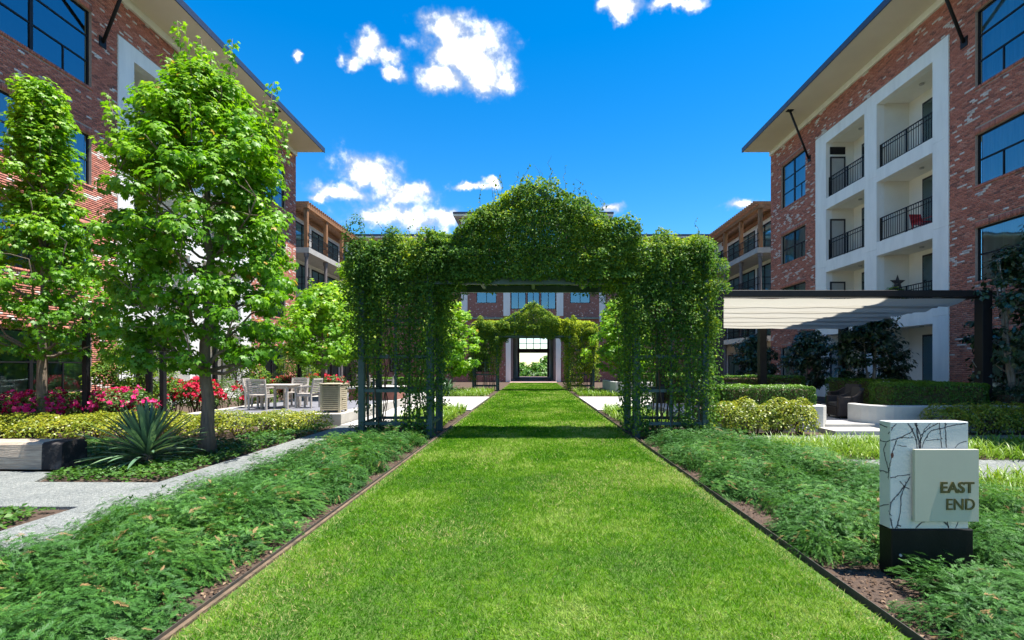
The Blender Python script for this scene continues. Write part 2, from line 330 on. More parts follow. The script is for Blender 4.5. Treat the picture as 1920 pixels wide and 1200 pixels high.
L_petal = leafmat('rose petal', [(0,(0.45,0.008,0.10)),(0.5,(0.68,0.015,0.17)),(1,(0.80,0.08,0.28))], 0.3, 0.6, 0.2, 1.1)
L_petalr = leafmat('red rose petal', [(0,(0.40,0.008,0.03)),(0.6,(0.62,0.015,0.06)),(1,(0.75,0.06,0.14))], 0.3, 0.6, 0.2, 1.1)
# ------------------------------------------------------------------ leaf clouds
LEAF = (np.array([(0,0,0),(0.24,0.45,0.06),(0,1,-0.06),(-0.24,0.45,0.06)]), np.array([(0,1,2,3)]))
LEAFR = (np.array([(0,0,0),(0.36,0.5,0.08),(0,1,-0.05),(-0.36,0.5,0.08)]), np.array([(0,1,2,3)]))
def maple():
    V = [(0,0.30,0.03)]; Fc = []
    for ang, ln, w in ((0,1.0,0.17),(52,0.86,0.15),(-52,0.86,0.15),(108,0.55,0.12),(-108,0.55,0.12)):
        a = R(ang); d = np.array((math.sin(a), math.cos(a))); s = np.array((d[1], -d[0])); c = np.array((0,0.30)); L = ln*0.62
        b = len(V)
        for q, z in ((c+d*L*0.5+s*w, 0.01), (c+d*L, -0.10*ln), (c+d*L*0.5-s*w, 0.01)): V.append((q[0], q[1], z))
        Fc.append((0, b, b+1, b+2))
    return np.array(V), np.array(Fc)
MAPLE = maple()
MAPLE3 = (MAPLE[0][:10], MAPLE[1][:3])
BLADE = (np.array([(-0.5,0,0),(0.5,0,0),(0,1,0)]), np.array([(0,1,2)]))
def strap():
    V = []; Fc = []
    for i, (y, z, w) in enumerate(((0,0,0.8),(0.4,0.02,1.0),(0.75,-0.10,0.75),(1,-0.32,0.08))): V += [(-0.5*w,y,z),(0.5*w,y,z)]
    for i in range(3): Fc.append((2*i,2*i+1,2*i+3,2*i+2))
    return np.array(V), np.array(Fc)
STRAP = strap()
def cloud(P, N, U, size, tmpl, rng, tone, wid=1.0):
    N = nrm(N); U = U-(U*N).sum(1, keepdims=True)*N; U = nrm(U); B = np.cross(U, N)
    T, Fc = tmpl; size = np.asarray(size).reshape(-1,1) if np.ndim(size) else np.full((len(P),1), size)
    wid = np.asarray(wid).reshape(-1,1,1) if np.ndim(wid) else wid
    V = P[:,None,:]+size[:,:,None]*(T[None,:,0:1]*wid*B[:,None,:]+T[None,:,1:2]*U[:,None,:]+T[None,:,2:3]*N[:,None,:])
    k = len(T); FF = (Fc[None]+ (np.arange(len(P))*k)[:,None,None]).reshape(-1, Fc.shape[1])
    return V.reshape(-1,3), FF, np.repeat(tone, len(Fc))
def cat(parts):
    V = []; Fc = []; T = []; b = 0
    for v, f, t in parts: V.append(v); Fc.append(f+b); T.append(t); b += len(v)
    return np.concatenate(V), np.concatenate(Fc), np.concatenate(T)
def rdir(rng, n): return nrm(rng.normal(size=(n,3)))
def box_shell(rng, b, n, rough=0.12, nscale=1.6, seed=0, faces='xXyYZ', rnd=0.15):
    """points scattered on the lumpy surface of a box; b=(x0,x1,y0,y1,z0,z1)"""
    x0,x1,y0,y1,z0,z1 = b; dx, dy, dz = x1-x0, y1-y0, z1-z0
    A = {'x':dy*dz,'X':dy*dz,'y':dx*dz,'Y':dx*dz,'Z':dx*dy,'z':dx*dy}
    fs = list(faces); w = np.array([A[f] for f in fs]); ch = rng.choice(len(fs), n, p=w/w.sum())
    P = np.stack([rng.uniform(x0,x1,n), rng.uniform(y0,y1,n), rng.uniform(z0,z1,n)], 1); N = np.zeros((n,3))
    for i, f in enumerate(fs):
        k = ch == i
        ax = 'xyz'.index(f.lower()); hi = f.isupper()
        P[k, ax] = (x1,y1,z1)[ax] if hi else (x0,y0,z0)[ax]; N[k, ax] = 1 if hi else -1
    c = np.array([(x0+x1)/2,(y0+y1)/2,(z0+z1)/2]); h = np.array([dx,dy,dz])/2
    q = (P-c)/h; r = np.linalg.norm(np.maximum(np.abs(P-c)-(h-rnd), 0), axis=1)
    over = r > rnd; core = c+np.clip(P-c, -(h-rnd), h-rnd); d = nrm(P-core+1e-6)
    P = np.where(over[:,None], core+d*rnd, P); N = np.where(over[:,None], d, N)
    k = vnoise(P, nscale, seed)*0.65+vnoise(P, nscale*3, seed+1)*0.35
    P = P+N*((k-0.55)*2*rough)[:,None]-N*(rng.random(n)**2*rough*0.8)[:,None]
    return P, N
def leaves_on(rng, P, N, size, tmpl, out=0.8, up=0.5, jit=0.7, tone=None, droop=0.5, wid=1.0, sz=0.35):
    n = len(P); NN = N*out+np.array((0,0,up))+rdir(rng, n)*jit
    U = rdir(rng, n)+N*0.4-np.array((0,0,droop))
    if tone is None: tone = rng.random(n)
    return cloud(P, NN, U, size*(1-sz+2*sz*rng.random(n)), tmpl, rng, np.clip(tone,0,1), wid)
def clumps(rng, cs, n, size, tmpl, rough=0.2, top=0.0, tonefn=None, seed=0, jit=0.7, zmin=0.02):
    """leaf shells of several lumpy ellipsoids (cx,cy,cz,rx,ry,rz)"""
    cs = np.array(cs, float); a = cs[:,3]*cs[:,4]+cs[:,3]*cs[:,5]+cs[:,4]*cs[:,5]; ch = rng.choice(len(cs), n, p=a/a.sum())
    D = rdir(rng, n); D[:,2] = np.where(D[:,2] < -0.35, -D[:,2], D[:,2])
    c = cs[ch]; P0 = c[:,:3]+D*c[:,3:6]
    k = 1+rough*2*(vnoise(P0, 3.0, seed)-0.5)+rough*(vnoise(P0, 9.0, seed+3)-0.5)-0.35*rng.random(n)**2.2
    P = c[:,:3]+D*c[:,3:6]*k[:,None]; N = nrm(D/c[:,3:6])
    # drop points buried inside another clump
    keep = P[:,2] > zmin
    for q in cs:
        e = (((P-q[:3])/q[3:6])**2).sum(1); keep &= (e > 0.42) | (rng.random(n) < 0.15)
    P, N = P[keep], N[keep]; m = len(P)
    tone = 0.25+0.5*rng.random(m)+0.25*(vnoise(P, 2.2, seed+7)-0.3) if tonefn is None else tonefn(P, N, rng)
    return leaves_on(rng, P, N, size, tmpl, tone=tone, jit=jit)
print('helpers ready')
# ================================================================== GROUND
def sheet(name, poly, z, mat, thick=0.0):
    n = len(poly); mb = MB()
    vs_ = [(x, y, z) for x, y in poly]
    if thick:
        vs_ += [(x, y, z-thick) for x, y in poly]
        fs = [tuple(range(n))]+[((i+1)%n, i, i+n, (i+1)%n+n) for i in range(n)]
    else: fs = [tuple(range(n))]
    mb.add(vs_, fs)
    return struct(mb.build(name, mat))
def rect(x0, x1, y0, y1): return [(x0,y0),(x1,y0),(x1,y1),(x0,y1)]
sheet('ground', rect(-45, 45, -12, 74), -0.03, M_soil)
sheet('distant_ground', rect(-600, 600, 74.2, 900), -2.6, M_far)
sheet('ground_beyond', [(-600,-200),(-45,-200),(-45,74),(-600,74)], -0.04, M_far)
sheet('ground_beyond', [(45,-200),(600,-200),(600,74),(45,74)], -0.04, M_far)
LX0, LX1 = -2.13, 2.20
sheet('lawn', rect(LX0, LX1, -3, 47), 0.0, M_lawn, 0.1)
sheet('gravel_path', [(-5.15,5.65),(-5.15,-3),(-4.1,-3),(-4.1,13.2),(-5.15,13.2),(-5.15,6.83),(-6.87,6.86),(-7.2,7.5),(-14.5,7.9),(-14.5,5.9),(-9,5.7)], 0.004, M_gravel, 0.05)
sheet('gravel_path', rect(4.6, 14.5, 10.3, 11.5), 0.004, M_gravel, 0.05)
sheet('gravel_path', [(4.9,7.1),(14.5,6.9),(14.5,8.4),(4.9,8.5)], 0.004, M_gravel, 0.05)
sheet('concrete_path', rect(-5.15, -3.95, 13.24, 17.9), 0.02, M_conc, 0.08)
sheet('concrete_path', rect(-8.2, -2.25, 17.95, 25.6), 0.02, M_conc, 0.08)
sheet('concrete_path', rect(2.32, 7.6, 17.95, 25.6), 0.02, M_conc, 0.08)
sheet('passage_paving', rect(-2.28, 2.28, 47.02, 73), 0.03, M_pink, 0.1)
# steel edging and the soil-stained board beside the lawn
for sx, x in ((-1, LX0), (1, LX1)):
    e = MB()
    e.box(x+sx*0.03, x+sx*0.036, 1.0, 31, -0.05, 0.042); tag(e.build('lawn_edging', M_edge, loc=(x+sx*0.033,16,0)), 'thin dark steel edging along the lawn beside the '+('path with the log bench' if sx < 0 else 'white sign block'), 'edging')
b = MB(); b.box(LX0-0.026, LX0+0.006, 1.0, 17.9, -0.05, 0.022); tag(b.build('edging_board', M_edgew, loc=(LX0,9,0)), 'brown soil-stained board between the lawn and the steel edging', 'board')
# grass blades
def edge2(P): return np.minimum(P[:,0]-LX0, LX1-P[:,0])
def grass():
    rng = np.random.default_rng(11); parts = []
    for y0, y1, dens, h, w in ((2.6,4.5,15000,0.034,0.0046),(4.5,7.5,9500,0.037,0.0065),(7.5,12,5000,0.042,0.011),(12,20,1900,0.05,0.022),(20,47,600,0.06,0.045)):
        n = int((LX1-LX0)*(y1-y0)*dens)
        P = np.stack([rng.uniform(LX0+0.015, LX1-0.005, n), rng.uniform(y0, y1, n), np.zeros(n)], 1)
        k = vnoise(P*np.array((1,0.8,1)), 1.3, 4)*0.6+vnoise(P, 5.0, 5)*0.4
        edge = np.minimum(P[:,0]-LX0, LX1-P[:,0])
        P = P[(edge > 0.16) | (rng.random(n) < 0.4+3*edge)]; k = vnoise(P*np.array((1,0.8,1)), 1.3, 4)*0.6+vnoise(P, 5.0, 5)*0.4; n = len(P)
        U = rdir(rng, n)*0.75; U[:,2] = 0.45+0.5*rng.random(n); lean = vnoise(P, 2.5, 8)-0.5
        U[:,0] += lean*1.2; N = rdir(rng, n); N[:,2] += 0.5
        tone = np.clip(-0.36+1.0*k+0.46*vnoise(P, 20.0, 31)+0.36*rng.random(n), 0, 0.88)
        dry = rng.random(n) < 0.03+0.16*np.clip((vnoise(P, 0.9, 21)-0.55)*4,0,1)+0.25*(edge2(P) < 0.14); tone[dry] = 0.88+0.12*rng.random(dry.sum())
        parts.append(cloud(P, N, U, h*(0.55+0.8*rng.random(n))*(0.75+0.5*k), BLADE, rng, tone, wid=w/h))
    V, Fc, T = cat(parts)
    stuff(npobj('grass', V, Fc, L_grass, tone=T), 'bright mown lawn grass running under both vine arches', 'grass')
grass()
# ================================================================== SIDE BUILDINGS
BX = 15.0
FLOORS = [0.45, 3.78, 6.98, 10.16]; HEADS = [3.18, 6.39, 9.60, 13.0]
BAYS = [(22.55, 25.5), (18.70, 21.74)]
FR = (17.98, 26.46, 0.0, 13.55)
# windows: y0,y1,z0,z1, vertical bars (all rows), horizontal rows, lower-row split
WZ = [(0.75,2.67),(4.46,6.27),(7.70,9.42),(11.04,13.62)]
def windows(side):
    w = []
    for k, (z0, z1) in enumerate(WZ):
        rows = 3 if k == 3 else 2
        w.append((13.06, 16.94, z0, z1, [15.0], rows, [16.03, 14.0]))
        w.append((27.5, 30.2, z0, z1, [28.85], rows, [28.1]))
        w.append((6.6, 10.5, z0, z1, [8.55], rows, [9.5, 7.6]))
    return w
def holes_cells(y0, y1, z0, z1, holes):
    ys = sorted({y0, y1, *[h[0] for h in holes], *[h[1] for h in holes]}); zs = sorted({z0, z1, *[h[2] for h in holes], *[h[3] for h in holes]})
    for a, b in zip(ys, ys[1:]):
        for c, d in zip(zs, zs[1:]):
            m = ((a+b)/2, (c+d)/2)
            if not any(h[0] < m[0] < h[1] and h[2] < m[1] < h[3] for h in holes): yield a, b, c, d
def inframe(x, y, z):
    px = 1000+x/y*F; py = 686-(z-1.6)/y*F
    return 0 < px < 1920 and 0 < py < 1200
def side_building(side):
    S = lambda x: side*x
    where = 'behind the maple trees and rose beds' if side < 0 else 'behind the white shade canopy and dark magnolias'
    root = thing('apartment_building', 'four-storey red brick apartment block '+where, 'building', (S(BX), 20, 0))
    Y0, Y1, ZT = 4.0, 31.5, 14.85
    wins = windows(side)
    # mortar backing wall with its openings and reveals
    hl = [w[:4] for w in wins]+[(FR[0]+0.06, FR[1]-0.06, FR[2]-0.1, FR[3]-0.06)]
    mb = MB()
    for a, b, c, d in holes_cells(Y0, Y1, -0.1, ZT, hl): mb.add([(S(BX+0.012),a,c),(S(BX+0.012),b,c),(S(BX+0.012),b,d),(S(BX+0.012),a,d)], [(0,1,2,3)])
    for a, b, c, d in hl:
        x0, x1 = S(BX+0.012), S(BX+0.16)
        mb.add([(x0,a,c),(x1,a,c),(x1,a,d),(x0,a,d),(x0,b,c),(x1,b,c),(x1,b,d),(x0,b,d)], [(0,1,2,3),(4,7,6,5),(0,4,5,1),(3,2,6,7)])
    # far and near end walls and back
    mb.add([(S(BX+0.012),Y1,-0.1),(S(BX+12),Y1,-0.1),(S(BX+12),Y1,ZT),(S(BX+0.012),Y1,ZT)], [(0,1,2,3)])
    mb.add([(S(BX+0.012),Y0,-0.1),(S(BX+12),Y0,-0.1),(S(BX+12),Y0,ZT),(S(BX+0.012),Y0,ZT)], [(0,1,2,3)])
    mb.build('wall', M_mortar, root)
    # bricks: running bond, soldier course over windows, rowlock sills
    rng = np.random.default_rng(31+side)
    bh, pitch, bl = 0.0677, 0.203, 0.193; B = []
    bw = [(w[0]-0.005, w[1]+0.005, w[2]-0.10, w[3]+0.205) for w in wins]+[(FR[0]-0.004, FR[1]+0.004, -1, FR[3]+0.004)]
    nrow = int(ZT/bh)
    for i in range(nrow):
        z = i*bh; off = (i%2)*pitch/2
        iv = [(Y0, Y1)]
        for h in bw:
            if h[2] < z+0.05 and h[3] > z+0.01:
                iv = [q for a, b in iv for q in ((a, min(b, h[0])), (max(a, h[1]), b)) if q[1]-q[0] > 0.03]
        for a, b in iv:
            k = math.floor((a-off)/pitch); y = off+k*pitch
            while y < b:
                s, e = max(y, a), min(y+bl, b)
                if e-s > 0.025: B.append((s, e, z+0.005, z+bh-0.005, 0.0))
                y += pitch
    for w in wins:
        y = w[0]-0.005
        while y < w[1]:
            B.append((y+0.005, y+0.0627, w[3]+0.008, w[3]+0.198, 0.0)); B.append((y+0.005, y+0.0627, w[2]-0.095, w[2]-0.004, 0.025)); y += 0.0677
    B = np.array(B); nB = len(B)
    C = np.stack([B[:,0]*1.0, B[:,2]*1.0, np.full(nB, 3.0*side)], 1)
    k = vnoise(C*np.array((3.1,6.5,1)), 1.0, 3)*0.75+vnoise(C*np.array((0.6,0.8,1)), 1.0, 9)*0.25
    tone = np.clip(0.08+0.66*rng.random(nB)+0.12*(vnoise(C, 0.7, 12)-0.5), 0, 0.8)
    wh = (k > 0.70) & (rng.random(nB) < 0.60) | (rng.random(nB) < 0.022)
    tone[wh] = 0.89+0.11*rng.random(wh.sum())
    tone[rng.random(nB) < 0.05] = 0.03
    sol = (B[:,1]-B[:,0] < 0.06); tone[sol] = np.minimum(tone[sol], 0.6)*0.8
    xo = BX-B[:,4]-0.004*rng.random(nB)
    ctr = np.stack([S(BX)*np.ones(nB), (B[:,0]+B[:,1])/2, (B[:,2]+B[:,3])/2], 1)
    full = (B[:,1]-B[:,0] > bl-0.001) & (B[:,4] == 0)
    vis = np.array([inframe(*c) for c in ctr]) & full
    near = np.where(vis)[0]; near = near[np.argsort(ctr[near,1]*1.0+np.abs(ctr[near,2]-5)*0.05)][:300]
    rest = np.setdiff1d(np.arange(nB), near)
    def brick_verts(y0, y1, z0, z1, xf):
        xb = np.full_like(y0, BX+0.02)
        V = np.stack([np.stack([S(xf),y0,z0],1),np.stack([S(xf),y1,z0],1),np.stack([S(xf),y1,z1],1),np.stack([S(xf),y0,z1],1),
                      np.stack([S(xb),y0,z0],1),np.stack([S(xb),y1,z0],1),np.stack([S(xb),y1,z1],1),np.stack([S(xb),y0,z1],1)],1)
        return V
    BF = np.array([(0,1,2,3),(0,4,5,1),(1,5,6,2),(2,6,7,3),(3,7,4,0)])
    if side < 0: BF = BF[:, ::-1]
    q = B[rest]; V = brick_verts(q[:,0], q[:,1], q[:,2], q[:,3], xo[rest]).reshape(-1,3)
    FF = (BF[None]+(np.arange(len(q))*8)[:,None,None]).reshape(-1,4)
    o = npobj('brickwork', V, FF, M_brick, root, tone=np.repeat(tone[rest], 5)); o['kind'] = 'stuff'
    # the largest-showing bricks as single pieces, sharing a few toned meshes
    z = np.zeros(1); shared = {}
    for i in near:
        key = round(float(tone[i])*14)
        if key not in shared:
            Vb = brick_verts(z-bl/2, z+bl/2, z-0.0288, z+0.0288, z+BX-0.002).reshape(-1,3)-np.array((S(BX),0,0))
            me = npmesh('brick', Vb, BF, np.full(5, key/14)); me.materials.append(M_brick); shared[key] = me
        link('brick', shared[key], None, root, (0, ctr[i,1]-20, ctr[i,2]))
    # windows
    for w in wins:
        y0, y1, z0, z1, vb, rows, low = w
        if y0 < 7: low = low[:1]
        x = BX+0.10; f = MB()
        t = 0.05
        f.box(S(x), S(x+0.07), y0, y0+t, z0, z1); f.box(S(x), S(x+0.07), y1-t, y1, z0, z1)
        f.box(S(x), S(x+0.07), y0+t, y1-t, z0, z0+t); f.box(S(x), S(x+0.07), y0+t, y1-t, z1-t, z1)
        for v in vb: f.box(S(x-0.004), S(x+0.066), v-0.05, v+0.05, z0+t, z1-t)
        zr = [z0+(z1-z0)*k/rows for k in range(rows+1)]
        for k in range(1, rows): f.box(S(x+0.003), S(x+0.06), y0+t, y1-t, zr[k]-0.025, zr[k]+0.025)
        for v in low: f.box(S(x+0.006), S(x+0.055), v-0.02, v+0.02, z0+t, zr[1]-0.025)
        wo_ = f.build('window', M_dark, root)
        cols = [y0]+sorted(vb)+[y1]
        for ca, cb in zip(cols, cols[1:]):
            for k in range(rows):
                spl = [ca]+[v for v in sorted(low) if ca < v < cb and k == 0]+[cb]
                for pa, pb in zip(spl, spl[1:]):
                    tl = rng.uniform(-0.003, 0.003); tv = rng.uniform(-0.003, 0.003)
                    pm = MB(); pm.add([(S(x+0.03+tl),pa+0.02,zr[k]+0.02),(S(x+0.03-tl),pb-0.02,zr[k]+0.02),(S(x+0.03-tl+tv),pb-0.02,zr[k+1]-0.02),(S(x+0.03+tl+tv),pa+0.02,zr[k+1]-0.02)], [(0,1,2,3) if side < 0 else (3,2,1,0)])
                    pm.build('pane', M_glass, wo_)
        # curtain folds and the room behind
        ny = 60; ys = np.linspace(y0-0.1, y1+0.1, ny); ph = rng.uniform(0, 6)
        xs = BX+0.34+0.035*np.sin(ys*19+ph)+0.02*np.sin(ys*47+ph*2)
        zb = z0-0.05; V = np.concatenate([np.stack([S(xs), ys, np.full(ny, zb)],1), np.stack([S(xs), ys, np.full(ny, z1+0.1)],1)])
        if y0 > 20 or rng.random() < 0.9:
            Fc = np.array([(i, i+1, i+1+ny, i+ny) for i in range(ny-1)])
            npobj('curtain', V, Fc, M_curt, wo_, smooth=True)
        rm = MB(); rm.box(S(BX+0.5), S(BX+0.55), y0-0.3, y1+0.3, z0-0.3, z1+0.3); rm.build('room_wall', M_room, wo_)
    # white stucco frame pieces
    xf, xb = BX-0.035, BX+0.30
    pill = [(FR[0], BAYS[1][0]), (BAYS[1][1], BAYS[0][0]), (BAYS[0][1], FR[1])]
    g = 0.004
    zc = [0.0, 3.45, 6.68, 9.88, FR[3]]
    for a, b in pill:
        for c, d in zip(zc, zc[1:]):
            mb = MB(); mb.box(S(xf), S(xb), a+g, b-g, c+g, d-g); mb.build('stucco_panel', M_white, root)
    bands = [(HEADS[0], FLOORS[1]), (HEADS[1], FLOORS[2]), (HEADS[2], FLOORS[3]), (HEADS[3], FR[3]-g), (0.0, FLOORS[0])]
    for ya, yb in BAYS:
        for c, d in bands:
            mb = MB(); mb.box(S(xf+0.004), S(xb), ya-g*0.5, yb+g*0.5, c, d); mb.build('stucco_panel', M_white, root)
    # balconies
    D = 1.38
    bal = MB(); bal.box(-0.009, 0.009, -0.009, 0.009, 0, 0.92)
    bal_me = None
    for fl, (zf, zh) in enumerate(zip(FLOORS, HEADS)):
        for bi, (ya, yb) in enumerate(BAYS):
            x0, x1 = BX+0.30, BX+D; e = 0.12
            mb = MB()
            P = [(S(x0),ya-e*0,zf-0.02),(S(x1),ya,zf-0.02),(S(x1),yb,zf-0.02),(S(x0),yb,zf-0.02),(S(x0),ya,zh+0.05),(S(x1),ya,zh+0.05),(S(x1),yb,zh+0.05),(S(x0),yb,zh+0.05)]
            mb.add(P, [(0,1,2,3),(7,6,5,4),(1,5,6,2),(0,4,5,1),(3,2,6,7)])
            bo = mb.build('balcony', M_cream, root)
            # door on the back wall near the jamb, and one on the far side wall of the far bay
            d0, d1 = (ya+0.2, ya+2.24) if bi else (ya+0.15, ya+2.25)
            h = 2.45
            f = MB(); f.box(S(x1-0.05), S(x1-0.005), d0, d1, zf-0.015, zf+h)
            do = f.build('door_frame', M_door, bo)
            gl = MB()
            mid = (d0+d1)/2
            for p0, p1 in ((d0+0.07, mid-0.04), (mid+0.04, d1-0.07)):
                gl.add([(S(x1-0.056),p0,zf+0.12),(S(x1-0.056),p1,zf+0.12),(S(x1-0.056),p1,zf+h-0.08),(S(x1-0.056),p0,zf+h-0.08)], [(0,1,2,3) if side < 0 else (3,2,1,0)])
            gl.build('door_glass', M_glass, bo)
            if bi == 0:
                f = MB()
                for a, b, c, d in ((x0-0.14,x0-0.07,zf,zf+2.12),(x0+0.56,x0+0.63,zf,zf+2.12),(x0-0.07,x0+0.56,zf+2.04,zf+2.12)): f.box(S(a), S(b), yb-0.055, yb-0.004, c, d)
                f.build('door_frame', M_door, bo)
                f = MB(); f.box(S(x0-0.07), S(x0+0.56), yb-0.035, yb-0.004, zf, zf+2.04); f.build('door_leaf', M_doorp, bo)
                if fl == 3:
                    f = MB(); f.box(S(x0-0.14), S(x0+0.63), yb-0.04, yb-0.004, zf+2.25, zf+2.62); f.build('transom', M_dark, bo)
            cl = MB(); cl.tube([(S(BX+0.75), (ya+yb)/2, zh+0.045), (S(BX+0.75), (ya+yb)/2, zh-0.005)], [0.09,0.08], 10); cl.build('ceiling_light', M_doorp, bo)
            if fl == 0: continue
            xr = BX+0.13
            rl = MB(); rl.box(S(xr-0.025), S(xr+0.025), ya-0.01, yb+0.01, zf+1.03, zf+1.065); rl.build('top_rail', M_dark, bo)
            rl = MB(); rl.box(S(xr-0.018), S(xr+0.018), ya-0.01, yb+0.01, zf+0.86, zf+0.885); rl.build('rail', M_dark, bo)
            rl = MB(); rl.box(S(xr-0.018), S(xr+0.018), ya-0.01, yb+0.01, zf+0.09, zf+0.12); rl.build('bottom_rail', M_dark, bo)
            for yp in (ya+0.03, (ya+yb)/2, yb-0.03):
                rl = MB(); rl.box(S(xr-0.028), S(xr+0.028), yp-0.028, yp+0.028, zf+0.002, zf+1.03); rl.build('rail_post', M_dark, bo)
            if bal_me is None:
                t_ = bal.build('baluster', M_dark); bal_me = t_.data; bpy.data.objects.remove(t_)
            nb = 24
            for j in range(1, nb):
                if j == nb//2: continue
                link('baluster', bal_me, None, bo, (S(xr)-S(BX), ya+(yb-ya)*j/nb-20, zf+0.10))
    # roof: flat deep eave, fascia, pale trim under the soffit, struts
    XE = 13.2
    mb = MB(); mb.box(S(XE+0.03), S(BX+12), Y0-0.5, Y1+0.02, 15.1, 15.30); rf = mb.build('roof', M_soffit, root)
    mb = MB(); mb.box(S(XE-0.02), S(XE+0.028), Y0-0.5, Y1+0.05, 15.08, 15.36); mb.build('fascia', M_navy, rf)
    mb = MB(); mb.box(S(XE+0.03), S(BX+12), Y0-0.5, Y1+0.05, 15.303, 15.37); mb.build('roof_sheet', M_navy, rf)
    mb = MB(); mb.box(S(BX-0.10), S(BX+0.2), Y0, Y1+0.01, ZT-0.02, 15.097); mb.build('cornice', M_white, root)
    for yb_ in (27.1, 17.35, 11.6):
        st = MB(); a = (S(BX-0.03), yb_, 12.85); b = (S(13.55), yb_-0.75*yb_/27, 15.09)
        st.tube([a, b], 0.055, 10); so = st.build('strut', M_dark, root, smooth=True)
        pl = MB(); pl.box(S(BX-0.03), S(BX+0.01), yb_-0.14, yb_+0.14, 12.68, 13.02); pl.build('bracket', M_dark, so)
        pl = MB(); pl.box(b[0]-0.16, b[0]+0.16, b[1]-0.12, b[1]+0.12, 15.065, 15.098); pl.build('bracket', M_dark, so)
    return root
for sd in (-1, 1): side_building(sd)
# ================================================================== REAR WINGS WITH TIMBER BALCONIES
def rear_wing(side):
    S = lambda x: side*x
    root = thing('rear_wing', 'white rear wing with cedar pergola balcony beyond the brick block '+('behind the maples' if side < 0 else 'behind the shade canopy'), 'building', (S(18), 40, 0))
    XF, XW, Y0, Y1 = 16.2, 18.1, 36.0, 47.5
    mb = MB()
    mb.box(S(XW), S(XW+9), Y0+1.4, 49.8, 0, 13.5); mb.build('wall', M_white, root)
    mb = MB(); mb.box(S(XW-0.5), S(XW+9), Y0+1.2, 49.8, 13.5, 13.75); mb.build('roof', M_navy, root)
    for zf in (3.78, 6.98, 10.16):
        mb = MB(); mb.box(S(XF), S(XW-0.003), Y0, Y1, zf-0.38, zf); sl = mb.build('balcony_slab', M_soffit if zf < 4 else M_conc, root)
        mb = MB(); mb.box(S(XW-0.001), S(XW+3), Y0, Y0+1.397, zf-0.38, zf); mb.build('balcony_slab', M_conc, root)
        for z_ in (1.05, 0.55, 0.1):
            mb = MB(); mb.box(S(XF+0.06), S(XF+0.10), Y0+0.06, Y1, zf+z_-0.02, zf+z_+0.02); mb.box(S(XF+0.104), S(XW+3), Y0+0.06, Y0+0.10, zf+z_-0.02, zf+z_+0.02); mb.build('rail', M_dark, sl)
        me = None
        for j in range(1, 74):
            if me is None:
                t_ = MB(); t_.box(-0.01,0.01,-0.01,0.01,0,1.0); t_ = t_.build('baluster', M_dark); me = t_.data; bpy.data.objects.remove(t_)
            link('baluster', me, None, sl, (S(XF+0.08)-S(18), Y0+0.1+j*0.15-40, zf+0.05))
    for yp in (36.15, 39.5, 42.75, 46.4):
        mb = MB(); mb.box(S(XF+0.12), S(XF+0.38), yp-0.13, yp+0.13, 10.16, 13.0, 0.015); mb.build('timber_post', M_cedar, root)
        for z0, z1 in ((6.98, 9.78), (3.78, 6.6), (0.0, 3.4)):
            mb = MB(); mb.tube([(S(XF+0.25), yp, z0), (S(XF+0.25), yp, z1-0.3), (S(XF+0.25), yp, z1-0.28), (S(XF+0.25), yp, z1)], [0.12,0.12,0.17,0.19], 10); mb.build('column', M_colgrey, root, smooth=False)
    mb = MB(); mb.box(S(XF+0.05), S(XF+0.42), Y0-0.1, Y1, 13.0, 13.28); bm_ = mb.build('timber_beam', M_cedar, root)
    mb = MB(); mb.box(S(XW-0.15), S(XW-0.01), Y0+1.3, Y1, 13.0, 13.28); mb.build('timber_beam', M_cedar, root)
    raf = MB(); raf.box(-1.5, 1.15, -0.04, 0.04, 0, 0.2); t_ = raf.build('rafter', M_cedar); me = t_.data; bpy.data.objects.remove(t_)
    for j in range(30): link('rafter', me, None, root, (S(17.35)-S(18), Y0+j*0.38-40, 13.283))
    # tall glazed doors behind each balcony
    for zf in (0.1, 3.78, 6.98, 10.16):
        for j in range(4):
            y0 = 37.7+j*3.0; y1 = y0+2.5
            f = MB(); x = XW-0.05
            for a, b, c, d in ((y0,y0+0.1,zf,zf+2.5),(y1-0.1,y1,zf,zf+2.5),(y0+0.1,y1-0.1,zf+2.4,zf+2.5),(y0+0.1,y1-0.1,zf,zf+0.1),((y0+y1)/2-0.04,(y0+y1)/2+0.04,zf+0.1,zf+2.4)): f.box(S(x), S(XW-0.004), a, b, c, d)
            wo_ = f.build('window', M_dark, root)
            for a, b in ((y0+0.1,(y0+y1)/2-0.04),((y0+y1)/2+0.04,y1-0.1)):
                pm = MB(); pm.add([(S(XW-0.02),a,zf+0.1),(S(XW-0.02),b,zf+0.1),(S(XW-0.02),b,zf+2.4),(S(XW-0.02),a,zf+2.4)], [(0,1,2,3) if side < 0 else (3,2,1,0)]); pm.build('pane', M_glass, wo_)
        f = MB(); f.box(S(XW+0.3), S(XW+2.6), Y0+1.36, Y0+1.397, zf, zf+2.5); wo_ = f.build('window', M_dark, root)
        for a, b in ((XW+0.4, XW+1.4), (XW+1.5, XW+2.5)):
            pm = MB(); pm.add([(S(a),Y0+1.352,zf+0.1),(S(b),Y0+1.352,zf+0.1),(S(b),Y0+1.352,zf+2.4),(S(a),Y0+1.352,zf+2.4)], [(3,2,1,0) if side < 0 else (0,1,2,3)]); pm.build('pane', M_glass, wo_)
for sd in (-1, 1): rear_wing(sd)
